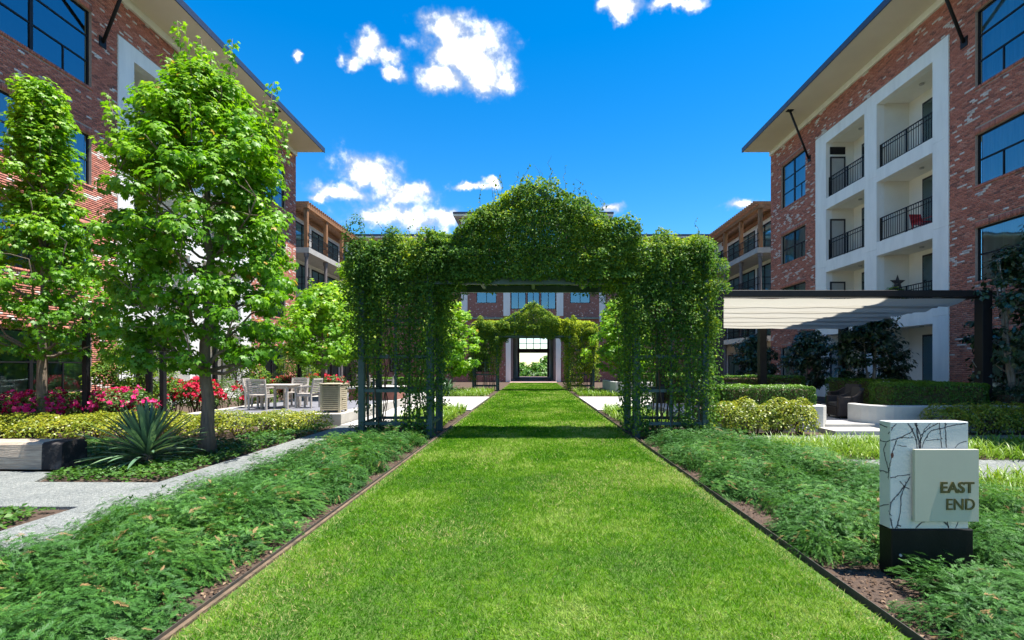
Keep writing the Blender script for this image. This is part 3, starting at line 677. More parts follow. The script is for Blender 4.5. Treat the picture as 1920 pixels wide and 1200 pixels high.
# ================================================================== BACK BUILDING WITH THE PASSAGE
def back_building():
    root = thing('gatehouse_building', 'brick and white building closing the court, with a tall passage through it', 'building', (0, 50, 0))
    Y = 50.0; PW = 2.25; PH = 5.6
    wl_ = []     # windows x0,x1,z0,z1
    for zf in (7.9, 11.2, 14.2):
        wl_ += [(-2.25,-0.75,zf-0.6,zf+1.5),(-0.62,0.62,zf-0.6,zf+1.5),(0.75,2.25,zf-0.6,zf+1.5)]
        for c in (4.7, 9.4, 13.5, 18.0): wl_ += [(c-1.0,c+1.0,zf,zf+1.6),(-c-1.0,-c+1.0,zf,zf+1.6)]
    for c in (5.2, 9.5, 13.5): wl_ += [(c-0.9,c+0.9,1.0,2.8),(-c-0.9,-c+0.9,1.0,2.8)]
    hl = [(a,b,c,d) for a,b,c,d in wl_ if not ((abs(a) > 7 or abs(b) > 7) and d > 13.5)]+[(-PW,PW,-0.1,PH)]
    mb = MB()
    for x0, x1, zt in ((-7.4, 7.4, 16.4), (-30, -7.4, 14.2), (7.4, 30, 14.2)):
        hh = [h for h in hl if h[0] >= x0-0.01 and h[1] <= x1+0.01]
        for a, b, c, d in holes_cells(x0, x1, -0.1, zt, hh): mb.add([(a,Y,c),(b,Y,c),(b,Y,d),(a,Y,d)], [(0,1,2,3)])
    for a, b, c, d in hl[:-1]:
        mb.add([(a,Y,c),(a,Y+0.2,c),(a,Y+0.2,d),(a,Y,d),(b,Y,c),(b,Y+0.2,c),(b,Y+0.2,d),(b,Y,d)], [(0,1,2,3),(4,7,6,5),(0,4,5,1),(3,2,6,7)])
    for sx in (-1, 1):
        mb.add([(sx*7.4,Y,14.2),(sx*7.4,Y+14,14.2),(sx*7.4,Y+14,16.4),(sx*7.4,Y,16.4)], [(0,1,2,3)])
    mb.build('wall', M_fbrick, root)
    for a, b, c, d in hl[:-1]:
        f = MB(); y = Y+0.10
        m_ = (a+b)/2
        for q in ((a,a+0.06,c,d),(b-0.06,b,c,d),(a+0.06,b-0.06,c,c+0.06),(a+0.06,b-0.06,d-0.06,d),(m_-0.03,m_+0.03,c+0.06,d-0.06)): f.box(q[0], q[1], y, y+0.07, q[2], q[3])
        wo_ = f.build('window', M_dark, root)
        for p0, p1 in ((a+0.06, m_-0.03), (m_+0.03, b-0.06)):
            pm = MB(); pm.add([(p0,y+0.03,c+0.06),(p1,y+0.03,c+0.06),(p1,y+0.03,d-0.06),(p0,y+0.03,d-0.06)], [(0,1,2,3)]); pm.build('pane', M_glass, wo_)
        rm = MB(); rm.box(a-0.2, b+0.2, Y+0.6, Y+0.65, c-0.2, d+0.2); rm.build('room_wall', M_room, wo_)
    # white pilasters, passage surround, ledge
    for x0, x1, z0, z1 in ((-3.0,-2.32,6.6,16.3),(2.32,3.0,6.6,16.3),(6.6,7.2,6.0,16.3),(-7.2,-6.6,6.0,16.3)):
        p = MB(); p.box(x0, x1, Y-0.12, Y-0.003, z0, z1); p.build('pilaster', M_white, root)
    for x0, x1 in ((-2.75,-2.25),(2.25,2.75)):
        p = MB(); p.box(x0, x1, Y-0.25, Y-0.003, 0.0, 4.9); p.build('portal_pier', M_white, root)
    for x0, x1 in ((-6.55,-3.05),(3.05,6.55)):
        p = MB(); p.box(x0, x1, Y-0.3, Y-0.003, 6.3, 6.42); p.build('flashing', M_flash, root)
    # passage
    L = 21.5; t = MB()
    for sx in (-1, 1): t.add([(sx*PW,Y,-0.1),(sx*PW,Y+L,-0.1),(sx*PW,Y+L,PH),(sx*PW,Y,PH)], [(0,1,2,3)])
    t.add([(-PW,Y,PH),(PW,Y,PH),(PW,Y+L,PH),(-PW,Y+L,PH)], [(0,1,2,3)])
    tn_ = t.build('passage', M_taupe, root)
    p = MB(); p.box(-PW+0.28, PW-0.28, Y+L-0.5, Y+L-0.1, 3.45, 4.05); p.build('lintel', M_taupe, tn_)
    for sx in (-1, 1):
        p = MB(); p.box(sx*(PW-0.01), sx*(PW-0.28), Y+L-0.5, Y+L-0.1, 0.03, 5.58); p.build('pier', M_taupe, tn_)
    for xm in (-0.98, 0.0, 0.98):
        p = MB(); p.box(xm-0.05, xm+0.05, Y+L-0.4, Y+L-0.3, 4.05, 5.58); p.build('mullion', M_dark, tn_)
    p = MB(); p.box(-1.95, 1.95, Y+L-0.39, Y+L-0.31, 4.75, 4.83); p.build('mullion', M_dark, tn_)
    for sx in (-1, 1):
        p = MB(); p.box(sx*(PW-0.01), sx*(PW-0.20), Y+0.3, Y+0.8, 0.03, 5.58); p.build('pier', M_taupe, tn_)
    # body beyond the front wall, roofs
    p = MB(); p.box(-7.9, 7.9, Y-0.8, Y+15, 16.4, 16.6); rf = p.build('roof', M_soffit, root)
    p = MB(); p.box(-7.93, 7.93, Y-0.84, Y+15.03, 16.603, 16.8); p.build('fascia', M_navy, rf)
    for x0, x1 in ((-31,-7.45),(7.45,31)):
        p = MB(); p.box(x0, x1, Y-1.0, Y+15, 14.2, 14.36); rf = p.build('roof', M_soffit, root)
        p = MB(); p.box(x0-0.03, x1, Y-1.03, Y+15.03, 14.363, 14.55); p.build('fascia', M_navy, rf)
    # rooftop guard frame
    rg = thing('roof_guard', 'small metal guard frame on the flat roof above the vine arch wing', 'guard rail', (-11.0, 51.0, 14.55))
    m_ = MB()
    for x in (-11.9,-11.0,-10.1): m_.tube([(x,51,14.55),(x,51,15.9)], 0.03, 6)
    m_.build('post', M_colgrey, rg)
    for z in (15.05, 15.58):
        m_ = MB(); m_.tube([(-11.95,51,z),(-10.05,51,z)], 0.03, 6); m_.build('rail', M_colgrey, rg)
back_building()
# ================================================================== VINE ARCHES
def arch(Y0, label, vlabel, nleaf, seed, leafsize, second=False):
    root = thing('garden_arch', label, 'arch', (0, Y0, 0), 'green steel garden arches over the lawn')
    D = 1.25; XI, XO, ZT = 2.34, 3.87, 4.3; Y1 = Y0+D
    for x in (-XO, -XI, XI, XO):
        for y in (Y0, Y1):
            p = MB(); p.box(x-0.065, x+0.065, y-0.065, y+0.065, -0.02, ZT, 0.006); p.build('post', M_green, root)
    zr = (0.30, 1.04, 1.81, 2.62, 3.48, 4.24)
    for sx in (-1, 1):
        for y in (Y0, Y1):
            p = MB(); p.box(sx*3.105-0.025, sx*3.105+0.025, y-0.025, y+0.025, 0.0, ZT); p.build('upright', M_green, root)
            for z in zr:
                p = MB(); p.box(sx*(XI+0.066), sx*(XO-0.066), y-0.03, y+0.03, z-0.035, z+0.035); p.build('rail', M_green, root)
        for x in (XI, XO):
            for yy in (Y0+0.42, Y0+0.83):
                p = MB(); p.box(sx*x-0.02, sx*x+0.02, yy-0.02, yy+0.02, 0.0, ZT); p.build('upright', M_green, root)
            for z in zr:
                p = MB(); p.box(sx*x-0.03, sx*x+0.03, Y0+0.066, Y1-0.066, z-0.03, z+0.03); p.build('rail', M_green, root)
    def prof(x):
        a = min(abs(x)/2.34, 1); return 4.3+1.35*(1-a)**1.35
    for y in (Y0, Y1):
        p = MB(); p.box(-XI+0.066, XI-0.066, y-0.045, y+0.045, 3.44, 3.60); p.build('beam', M_green, root)
        p = MB(); p.box(-XI+0.066, XI-0.066, y-0.03, y+0.03, 4.08, 4.15); p.build('tie', M_green, root)
        p = MB(); p.box(-0.04, 0.04, y-0.035, y+0.035, 3.603, 5.55); p.build('king_post', M_green, root)
        for sx in (-1, 1):
            p = MB(); p.box(sx*1.2-0.03, sx*1.2+0.03, y-0.03, y+0.03, 3.603, 4.72); p.build('upright', M_green, root)
            pts = [(sx*2.34*(1-t/8), y, prof(2.34*(1-t/8))) for t in range(9)]
            p = MB()
            for a, b in zip(pts, pts[1:]): p.bar(a, b, 0.07, 0.10)
            p.build('rafter', M_green, root)
    for x in (-1.2, 0.0, 1.2):
        p = MB(); p.box(x-0.04, x+0.04, Y0+0.046, Y1-0.046, 3.50, 3.58); p.build('purlin', M_green, root)
    # ---- the climbing vine
    rng = np.random.default_rng(seed)
    vine = thing('climbing_vine', vlabel, 'vine', (0, Y0, 0), 'evergreen vines on the arches')
    C = []; ya, yb = (Y0-0.34, Y1+0.36) if not second else (Y0-0.2, Y1+0.25)
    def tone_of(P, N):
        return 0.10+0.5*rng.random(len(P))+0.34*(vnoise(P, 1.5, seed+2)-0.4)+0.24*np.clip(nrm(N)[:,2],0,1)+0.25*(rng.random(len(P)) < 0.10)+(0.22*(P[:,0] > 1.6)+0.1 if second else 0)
    def put(P, N, k=1.0, **kw):
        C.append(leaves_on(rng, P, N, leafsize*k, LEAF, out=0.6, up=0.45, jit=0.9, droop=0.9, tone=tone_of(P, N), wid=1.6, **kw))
    nw = int(nleaf*0.21)
    for sx in (-1, 1):
        b = (min(sx*1.95, sx*4.12), max(sx*1.95, sx*4.12), ya, yb, 3.25, 4.55)
        for q, (e, fr) in enumerate(((0.0, 0.7), (0.16, 0.3))):
            P, N = box_shell(rng, (b[0]+e,b[1]-e,b[2]+e,b[3]-e,b[4]+e,b[5]-e), int(nw*fr), 0.46 if not second else 0.2, 1.15, seed+q, 'xXyYZz', 0.55); put(P, N)
    # central gable hump
    nh = int(nleaf*0.30); x = rng.uniform(-2.35, 2.35, nh)
    VP = (lambda v: float(np.interp(v, (-2.4,-1.8,-1.44,-0.9,-0.48,0,0.48,1.08,1.44,1.9,2.4), (4.5,4.66,5.05,5.42,5.60,5.68,5.70,5.50,5.26,4.86,4.58)))-0.1) if not second else (lambda v: prof(v)+0.12)
    hump = np.array([VP(v) for v in x])+0.36*(vnoise(np.stack([x, x*0+Y0, x*0],1), 1.3, seed+5)-0.4)
    side_ = rng.random(nh); zlo = 3.62-0.12*rng.random(nh)
    z = zlo+(hump-zlo)*rng.random(nh)
    y = np.where(side_ < 0.5, ya, np.where(side_ < 0.68, yb, rng.uniform(ya, yb, nh)))
    topm = side_ >= 0.68; z = np.where(topm, hump, z)
    N = np.stack([np.sign(x)*0.3*topm, np.where(side_ < 0.5, -1.0, np.where(topm, 0.0, 1.0)), topm*1.0+0.05], 1); P = np.stack([x, y, z], 1)
    k = vnoise(P, 2.0, seed+6)*0.6+vnoise(P, 5.5, seed+7)*0.4
    P = P+nrm(N)*((k-0.55)*0.85-0.22*rng.random(nh)**2)[:,None]
    if second: P = P[(rng.random(nh) < 0.75)]; N = N[:len(P)]
    put(P, N)
    # hanging curtains down the trellis sides
    nc = int(nleaf*0.36)
    for sx in (-1, 1):
        w = rng.random(nc//2); n = nc//2
        xi, xo = sx*(XI-0.12), sx*(XO+0.16)
        x = np.where(w < 0.44, rng.uniform(XI-0.12, XO+0.15, n)*sx, np.where(w < 0.62, rng.uniform(XI-0.1, XO+0.1, n)*sx, np.where(w < 0.80, xi, xo)))
        y = np.where(w < 0.44, Y0-0.05, np.where(w < 0.62, Y1+0.08, rng.uniform(Y0-0.05, Y1+0.1, n)))
        N = np.stack([np.where(w < 0.62, 0, np.where(w < 0.8, -sx, sx))*1.0, np.where(w < 0.44, -1, np.where(w < 0.62, 1, 0))*1.0, np.full(n, 0.1)], 1)
        z = 3.4-3.35*rng.random(n)**1.25
        P = np.stack([x, y, z], 1)
        cl = vnoise(P*np.array((1.6,1.6,0.55)), 1.0, seed+11)*0.6+vnoise(P*np.array((4,4,1.6)), 1.0, seed+12)*0.4
        lim = 0.12+0.62*np.clip((2.5-z)/2.4, 0, 1)**0.7
        if sx > 0: lim = lim-0.16*(np.abs(x-XI) < 0.26)
        keep = cl > lim*0.92
        P, N, cl = P[keep], N[keep], cl[keep]
        P = P+nrm(N)*((cl-0.45)*0.35+0.10*rng.normal(size=len(P)))[:,None]
        put(P, N)
    # hanging tresses and bulges that break up the outline
    cs = []
    for i in range(120 if not second else 40):
        sx = rng.choice((-1, 1)); f = rng.random()
        if f < 0.50: x, y = sx*rng.uniform(XI-0.15, XO+0.25), Y0-rng.uniform(0.05, 0.30)
        elif f < 0.66: x, y = sx*(XO+rng.uniform(0.1, 0.42)), Y0+rng.uniform(-0.2, 1.3)
        elif f < 0.76: x, y = sx*(XI-rng.uniform(0.05, 0.30)), Y0+rng.uniform(-0.2, 1.3)
        else: x, y = rng.uniform(-2.3, 2.3), Y0-rng.uniform(0.1, 0.36)
        if f < 0.76: z = rng.uniform(2.3, 4.35)**1.0; z = min(z, 4.3); rz = rng.uniform(0.22, 0.55)
        else: z = rng.uniform(3.85, max(4.0, VP(x)-0.25)); rz = rng.uniform(0.18, 0.36)
        cs.append((x, y, z, rng.uniform(0.14, 0.30), rng.uniform(0.12, 0.24), rz))
    for sx in (-1, 1):
        for i in range(7): cs.append((sx*rng.uniform(1.75, 2.35), Y0+rng.uniform(-0.25, 0.9), rng.uniform(3.15, 3.6), rng.uniform(0.16,0.3), 0.2, rng.uniform(0.2,0.42)))
    if second: cs = [(a,b,c,d*0.9,e_*0.9,f_) for a,b,c,d,e_,f_ in cs]
    C.append(clumps(rng, cs, int(nleaf*0.40), leafsize, LEAF, 0.35, seed=seed+31, tonefn=lambda P, N, r_: tone_of(P, N), jit=0.9))
    # inner fill so the canopy is dense
    nf = int(nleaf*0.12)
    P = np.stack([rng.uniform(-4.0,4.0,nf), rng.uniform(ya+0.1,yb-0.1,nf), rng.uniform(3.6,4.45,nf)],1); put(P, rdir(rng, nf))
    nf = int(nleaf*0.09); x = rng.uniform(-2.0,2.0,nf); P = np.stack([x, rng.uniform(ya+0.1,yb-0.1,nf), 3.7+(np.array([VP(v) for v in x])-3.95)*rng.random(nf)],1); put(P, rdir(rng, nf))
    # loose sprouts on top
    st = MB()
    for i in range(70 if not second else 10):
        x = rng.uniform(-4.1, 4.1) if i%3 else rng.uniform(-1.6, 1.8); zz = (VP(x) if abs(x) < 2.3 else 4.45)+0.0
        L = rng.uniform(0.15, 0.55)*(1.25 if abs(x) < 1.8 else 0.8); yy = rng.uniform(ya+0.1, yb-0.1)
        pts = [np.array((x+rng.uniform(-.12,.12)*t+0.25*(rng.random()-.5)*t*t, yy+rng.uniform(-.1,.1)*t, zz+L*t*1.0)) for t in np.linspace(0,1,5)]
        st.tube(pts, [0.006,0.005,0.004,0.003,0.002], 3)
        m = 9; t = rng.uniform(0.15, 1.0, m); P = np.stack([np.interp(t, np.linspace(0,1,5), [p_[k_] for p_ in pts]) for k_ in range(3)],1)
        put(P, rdir(rng, m), 0.75)
    # strands trailing over the beam
    nb_ = int(nleaf*0.035); x = rng.uniform(-2.3, 2.3, nb_); dz = vnoise(np.stack([x,x*0,x*0],1), 3.2, seed+41)
    P = np.stack([x, np.where(rng.random(nb_) < 0.7, Y0-0.12, Y1+0.1)+rng.normal(size=nb_)*0.05, 3.68-rng.random(nb_)*(0.62*np.clip(dz-0.35,0,1)+0.06)], 1); put(P, np.tile((0,-1.0,0.1),(nb_,1)))
    # woody stems up the posts
    for sx in (-1, 1):
        for i in range(16):
            x0 = sx*rng.uniform(XI-0.05, XO+0.05); y0 = Y0+rng.choice([0.0, 0.4, 0.8, 1.25])+rng.uniform(-.06,.06)
            pts = []; x, y = x0, y0
            for t in range(10):
                pts.append((x, y, -0.02+3.5*t/9)); x += rng.uniform(-.09,.09); y += rng.uniform(-.06,.06)
            st.tube(pts, [0.014-0.001*t for t in range(10)], 5)
    st.build('stem', M_twig, vine)['kind'] = 'stuff'
    V, Fc, T = cat(C)
    npobj('foliage', V, Fc, L_vine, vine, tone=T)
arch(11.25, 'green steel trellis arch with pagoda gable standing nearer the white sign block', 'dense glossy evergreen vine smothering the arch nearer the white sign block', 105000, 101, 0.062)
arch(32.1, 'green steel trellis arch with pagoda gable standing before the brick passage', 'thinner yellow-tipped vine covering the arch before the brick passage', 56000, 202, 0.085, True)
# ================================================================== TREES
def limb_path(rng, a, b, wob, n=6):
    a = np.array(a, float); b = np.array(b, float); P = []
    for t in np.linspace(0, 1, n):
        s = a+(b-a)*t; s[2] += -0.10*np.linalg.norm(b-a)*math.sin(math.pi*t)*0.6
        P.append(s+rng.normal(size=3)*wob*math.sin(math.pi*t))
    return P
def tree(name, label, loc, H, zb, prof, ntip, nleaf, leaf, tmpl, lmat, bark, tr, seed, group=None, shoots=0, cl=0.27, stems=1, tone=(0.2,0.5), lean=0.0, wid=1.0, cat_='tree'):
    rng = np.random.default_rng(seed); x0, y0 = loc[0], loc[1]; z0 = loc[2] if len(loc) > 2 else 0.0
    root = thing(name, label, cat_, (x0, y0, z0), group)
    tk = MB(); heads = []
    for s in range(stems):
        a = rng.uniform(0, 6.28); sp = 0.0 if stems == 1 else 0.35
        bx, by = (x0, y0) if stems == 1 else (x0+0.10*math.cos(a), y0+0.10*math.sin(a))
        top = np.array((x0+sp*math.cos(a)*H*0.3+lean, y0+sp*math.sin(a)*H*0.3, z0+H*0.9)); pts = []; rad = []
        for t in np.linspace(0, 1, 14):
            q = np.array((bx, by, z0-0.05))*(1-t)+top*t; q[:2] += rng.normal(size=2)*0.03*H*0.12*min(1, 4*t)
            pts.append(q); rad.append(tr*(1-t)**0.8*(1+0.55*math.exp(-t*30))+0.008)
        tk.tube(pts, rad, 9); heads.append(np.array(pts))
    # limbs
    lim = []
    nl = 34 if ntip > 150 else 18
    for i in range(nl):
        h = heads[i%stems]; f = (i+0.5)/nl; zt = z0+zb+(H-zb)*(0.02+0.88*f); zs = max(z0+zb*0.92, zt-(0.16+0.35*(1-f))*(H-zb)*0.45)
        k = np.argmin(np.abs(h[:,2]-zs)); az = i*2.4+rng.uniform(-.3,.3); r = prof((zt-z0-zb)/(H-zb))*rng.uniform(0.7,0.95)
        tip = np.array((x0+lean*f+r*math.cos(az), y0+r*math.sin(az), zt))
        P = limb_path(rng, h[k], tip, 0.05); tk.tube(P, [tr*0.36*(1-f*0.6)*(1-0.85*t)+0.004 for t in np.linspace(0,1,6)], 6); lim.append(P)
    allp = np.array([p for P in lim for p in P[2:]])
    # leaf tufts at twig ends
    tips = []
    while len(tips) < ntip:
        f = rng.random()**0.9; az = rng.uniform(0, 6.283); R_ = prof(f)
        lump = 0.88+0.75*(vnoise(np.array([[math.cos(az)*1.5+seed, math.sin(az)*1.5, f*5.5]]), 1.5, seed)[0]-0.5)
        r = R_*lump*(0.30+0.70*math.sqrt(rng.random()))
        tips.append((x0+lean*f+r*math.cos(az), y0+r*math.sin(az), z0+zb+(H-zb)*f*0.93))
    tips = np.array(tips)
    for t in tips[::2]:
        q = allp[np.argmin(((allp-t)**2).sum(1)+ 0.5*(allp[:,2] > t[2]+0.1))]
        tk.tube([q, (q+t)/2+np.array((0,0,0.04)), t], [0.010,0.007,0.003], 4)
    parts = []
    m = nleaf//ntip
    ctr = np.repeat(tips, m, 0); n = len(ctr); sz = np.repeat(cl*(0.65+0.7*rng.random(ntip)), m)
    D = rdir(rng, n)*(rng.random(n)**0.5)[:,None]*sz[:,None]*np.array((1,1,0.62)); P = ctr+D
    out = nrm(P-np.array((x0, y0, 0))*np.array((1,1,0))-np.array((0,0,1))*(z0+zb+(H-zb)*0.4))
    tn = np.repeat(rng.random(ntip), m)
    def addl(P, out, tn, k=1.0):
        n = len(P); dl = D if len(D) == n else out; dl = nrm(dl); N = np.array((0,0,0.6))+dl*0.65+out*0.25+rdir(rng, n)*0.45; U = dl*0.8+rdir(rng, n)*0.5-np.array((0,0,0.9))
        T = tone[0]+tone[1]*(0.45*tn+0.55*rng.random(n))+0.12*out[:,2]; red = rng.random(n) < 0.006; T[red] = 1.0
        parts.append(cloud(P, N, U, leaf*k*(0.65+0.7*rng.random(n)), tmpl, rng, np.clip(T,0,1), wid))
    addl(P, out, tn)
    for s in range(shoots):
        az = rng.uniform(0, 6.28); f = rng.uniform(0.62, 0.97); r = prof(f)*rng.uniform(0.35, 1.0); L = rng.uniform(0.45, 1.05)*(0.7+0.5*f)
        b = np.array((x0+r*math.cos(az), y0+r*math.sin(az), z0+zb+(H-zb)*f*0.93-0.1)); t = np.array((b[0]+0.12*math.cos(az), b[1]+0.12*math.sin(az), b[2]+L))
        tk.tube([b, (b+t)/2, t], [0.010,0.007,0.003], 4); m2 = int(70*L)
        q = rng.random(m2); P = b+(t-b)*q[:,None]+rdir(rng, m2)*(0.13*(1.1-0.55*q))[:,None]
        addl(P, nrm(P-(b+(t-b)*q[:,None])), np.full(m2, 0.85), 0.85)
    V, Fc, T = cat(parts)
    tk.build('trunk', bark, root, smooth=True)
    npobj('crown', V, Fc, lmat, root, tone=T)
    return root
def pf(pts):
    xs = [p[0] for p in pts]; ys = [p[1] for p in pts]
    return lambda f: float(np.interp(f, xs, ys))
MP = pf([(0,0.85),(0.06,1.38),(0.22,1.60),(0.45,1.58),(0.66,1.42),(0.83,1.08),(0.94,0.68),(1,0.35)])
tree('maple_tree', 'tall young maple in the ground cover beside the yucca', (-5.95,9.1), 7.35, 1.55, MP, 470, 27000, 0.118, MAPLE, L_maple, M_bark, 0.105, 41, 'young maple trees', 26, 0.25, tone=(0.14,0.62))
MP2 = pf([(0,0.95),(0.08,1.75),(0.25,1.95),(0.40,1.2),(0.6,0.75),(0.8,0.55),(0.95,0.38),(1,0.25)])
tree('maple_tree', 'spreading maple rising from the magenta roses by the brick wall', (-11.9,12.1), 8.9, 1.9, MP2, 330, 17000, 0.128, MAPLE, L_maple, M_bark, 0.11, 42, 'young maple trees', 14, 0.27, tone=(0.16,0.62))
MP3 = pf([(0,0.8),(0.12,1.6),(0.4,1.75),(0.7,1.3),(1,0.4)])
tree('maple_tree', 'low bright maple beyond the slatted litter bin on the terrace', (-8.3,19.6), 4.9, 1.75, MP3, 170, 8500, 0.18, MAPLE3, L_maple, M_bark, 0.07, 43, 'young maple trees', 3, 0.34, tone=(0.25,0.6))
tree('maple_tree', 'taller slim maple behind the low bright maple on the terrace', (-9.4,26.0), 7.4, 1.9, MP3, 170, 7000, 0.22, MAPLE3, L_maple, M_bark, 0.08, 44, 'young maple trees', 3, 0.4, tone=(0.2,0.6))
for i, (x, y, h, lb) in enumerate(((-4.8,29.3,5.6,'yellow-green maple beside the far arch on its terrace side'),(5.05,29.0,5.8,'yellow-green maple beside the far arch on its canopy side'),
        (-6.8,36.5,5.5,'maple standing beyond the far arch towards the maple terrace'),(7.2,36.0,5.6,'maple standing beyond the far arch towards the shade canopy'))):
    tree('maple_tree', lb, (x,y), h, 1.3, MP3, 130, 5200, 0.24, MAPLE3, L_maple, M_bark, 0.07, 50+i, 'young maple trees', 2, 0.36, tone=(0.25,0.65))
MG = pf([(0,0.7),(0.2,1.15),(0.5,1.25),(0.8,0.85),(1,0.3)])
for i, (x, y, h, k, lb) in enumerate(((12.5,18.3,3.6,1.05,'dark multi-stem magnolia in front of the open white ground-floor recess'),(12.4,22.4,3.3,0.95,'dark magnolia before the lowest window by the brick corner'),
        (12.4,27.8,3.5,1.0,'dark magnolia beyond the brick corner at the canopy end'),(13.0,13.3,5.0,1.25,'large dark magnolia right of the black canopy post'),(12.9,10.6,4.4,1.0,'dark magnolia beyond the large one by the canopy post'))):
    f = pf([(a, b*k) for a, b in ((0,0.55),(0.2,1.1),(0.5,1.2),(0.8,0.85),(1,0.3))])
    tree('magnolia_tree', lb, (x,y), h, 0.75, f, 120, 6500, 0.13, LEAFR, L_mag, M_barkp, 0.05, 70+i, 'dark magnolias along the brick block', 2, 0.26, stems=3, tone=(0.1,0.75))
FT = pf([(0,2.0),(0.3,3.4),(0.6,3.0),(0.85,1.9),(1,0.6)])
DL = ['broad leafy tree in the row beyond the passage, second from its maple-terrace end','low rounded tree beyond the passage between two broader trees','lowest bushy tree beyond the passage beside the tallest tree','tallest pointed tree in the row beyond the passage','broad leafy tree in the row beyond the passage, at its canopy end','broad leafy tree in the row beyond the passage, at its maple-terrace end']
for i, (x, y, h) in enumerate(((-6.5,96,5.3),(-2.6,100,4.9),(0.4,95,4.8),(3.2,101,6.6),(8.0,98,5.6),(-11,99,5.6))):
    tree('distant_tree', DL[i], (x,y,-2.6), h, 0.4, FT, 110, 3600, 0.55, LEAFR, L_box, M_bark, 0.15, 90+i, 'trees seen through the far passage', 0, 0.8, tone=(0.1,0.7))
# ================================================================== JUNIPER AND GROUND COVER
def sprig():
    V = []; Fc = []
    rng = np.random.default_rng(3)
    def tri(a, d, w):
        s = np.cross(d, (0.2,0.1,1.0)); s = s/np.linalg.norm(s)*w; b = len(V)
        V.extend([a-s, a+s, a+d]); Fc.append((b,b+1,b+2))
    for i in range(9):
        t = 0.12+0.88*i/8; p = np.array((0.0, t, -0.16*t*t+0.03*math.sin(i)))
        for sx in (-1, 1):
            L = 0.30*(1.15-0.75*t)*rng.uniform(0.8,1.2)
            d = np.array((sx*rng.uniform(0.35,0.75), 0.75, rng.uniform(-0.35,0.75))); d = d/np.linalg.norm(d)*L
            tri(p, d, 0.026)
            q = p+d*0.45; d2 = np.array((sx*rng.uniform(-0.1,0.5), 0.9, rng.uniform(0.0,0.7)))*L*0.55; tri(q, d2, 0.026)
    tri(np.array((0,0.0,0)), np.array((0,1.0,-0.12)), 0.016); tri(np.array((0,0.85,-0.12)), np.array((0.02,0.30,0.0)), 0.03)
    return np.array(V), np.array(Fc)
SPRIG = sprig()
def inpoly(P, poly):
    x, y = P[:,0], P[:,1]; r = np.zeros(len(P), bool); j = len(poly)-1
    for i in range(len(poly)):
        xi, yi = poly[i]; xj, yj = poly[j]
        r ^= ((yi > y) != (yj > y)) & (x < (xj-xi)*(y-yi)/(yj-yi+1e-12)+xi); j = i
    return r
def edge_dist(P, poly):
    d = np.full(len(P), 9.0)
    for i in range(len(poly)):
        a = np.array(poly[i]); b = np.array(poly[(i+1)%len(poly)]); ab = b-a
        t = np.clip(((P[:,:2]-a)@ab)/(ab@ab), 0, 1); d = np.minimum(d, np.linalg.norm(P[:,:2]-(a+t[:,None]*ab), axis=1))
    return d
def scatter(rng, poly, dens, wob=0.1, seed=0):
    xs = [p[0] for p in poly]; ys = [p[1] for p in poly]; n = int((max(xs)-min(xs))*(max(ys)-min(ys))*dens)
    P = np.stack([rng.uniform(min(xs),max(xs),n), rng.uniform(min(ys),max(ys),n), np.zeros(n)],1)
    Q = P+np.stack([(vnoise(P,1.6,seed)-0.5)*wob*2+(vnoise(P,5,seed+5)-.5)*wob, (vnoise(P,1.6,seed+1)-0.5)*wob*2, np.zeros(n)],1)
    k = inpoly(Q, poly); return P[k], edge_dist(Q[k], poly)
def juniper_variants(nv=7, per=340):
    """mounding juniper clumps of feathery sprays; the beds instance these"""
    col = bpy.data.collections.new('juniper_clumps')
    for v in range(nv):
        rng = np.random.default_rng(900+v); n = per
        D = rdir(rng, n); D[:,2] = np.abs(D[:,2])*0.9+0.06; D = nrm(D); f = 0.40+0.60*rng.random(n)
        lob = 0.75+0.6*vnoise(D, 2.2, 40+v)
        P = D*np.stack([0.30*f*lob, 0.30*f*lob, 0.32*f*lob], 1); flow = np.array((rng.normal()*0.35, rng.normal()*0.35, 0))
        U = D*np.array((1,1,0.6))+flow+rdir(rng,n)*0.42+np.array((0,0,0.15)); N = np.array((0,0,0.7))+D*0.6+rdir(rng,n)*0.4; U = nrm(U)
        s = 0.094*(0.6+0.8*rng.random(n)); P = P-U*s[:,None]*0.35; P[:,2] = np.maximum(P[:,2], 0.01)
        tone = (-0.02,0.0,0.07,0.14,0.24,0.03,0.12)[v]+0.45*rng.random(n)+0.18*(f-0.6); tone = np.minimum(tone, 0.96); tone[rng.random(n) < (0.01 if v else 0.10)] = 1
        V, Fc, T = cloud(P, N, U, s, SPRIG, rng, np.clip(tone,0,1))
        me = npmesh('juniper_clump', V, Fc, T); me.materials.append(L_juni); col.objects.link(bpy.data.objects.new('juniper_clump', me))
    return col
JCOL = juniper_variants()
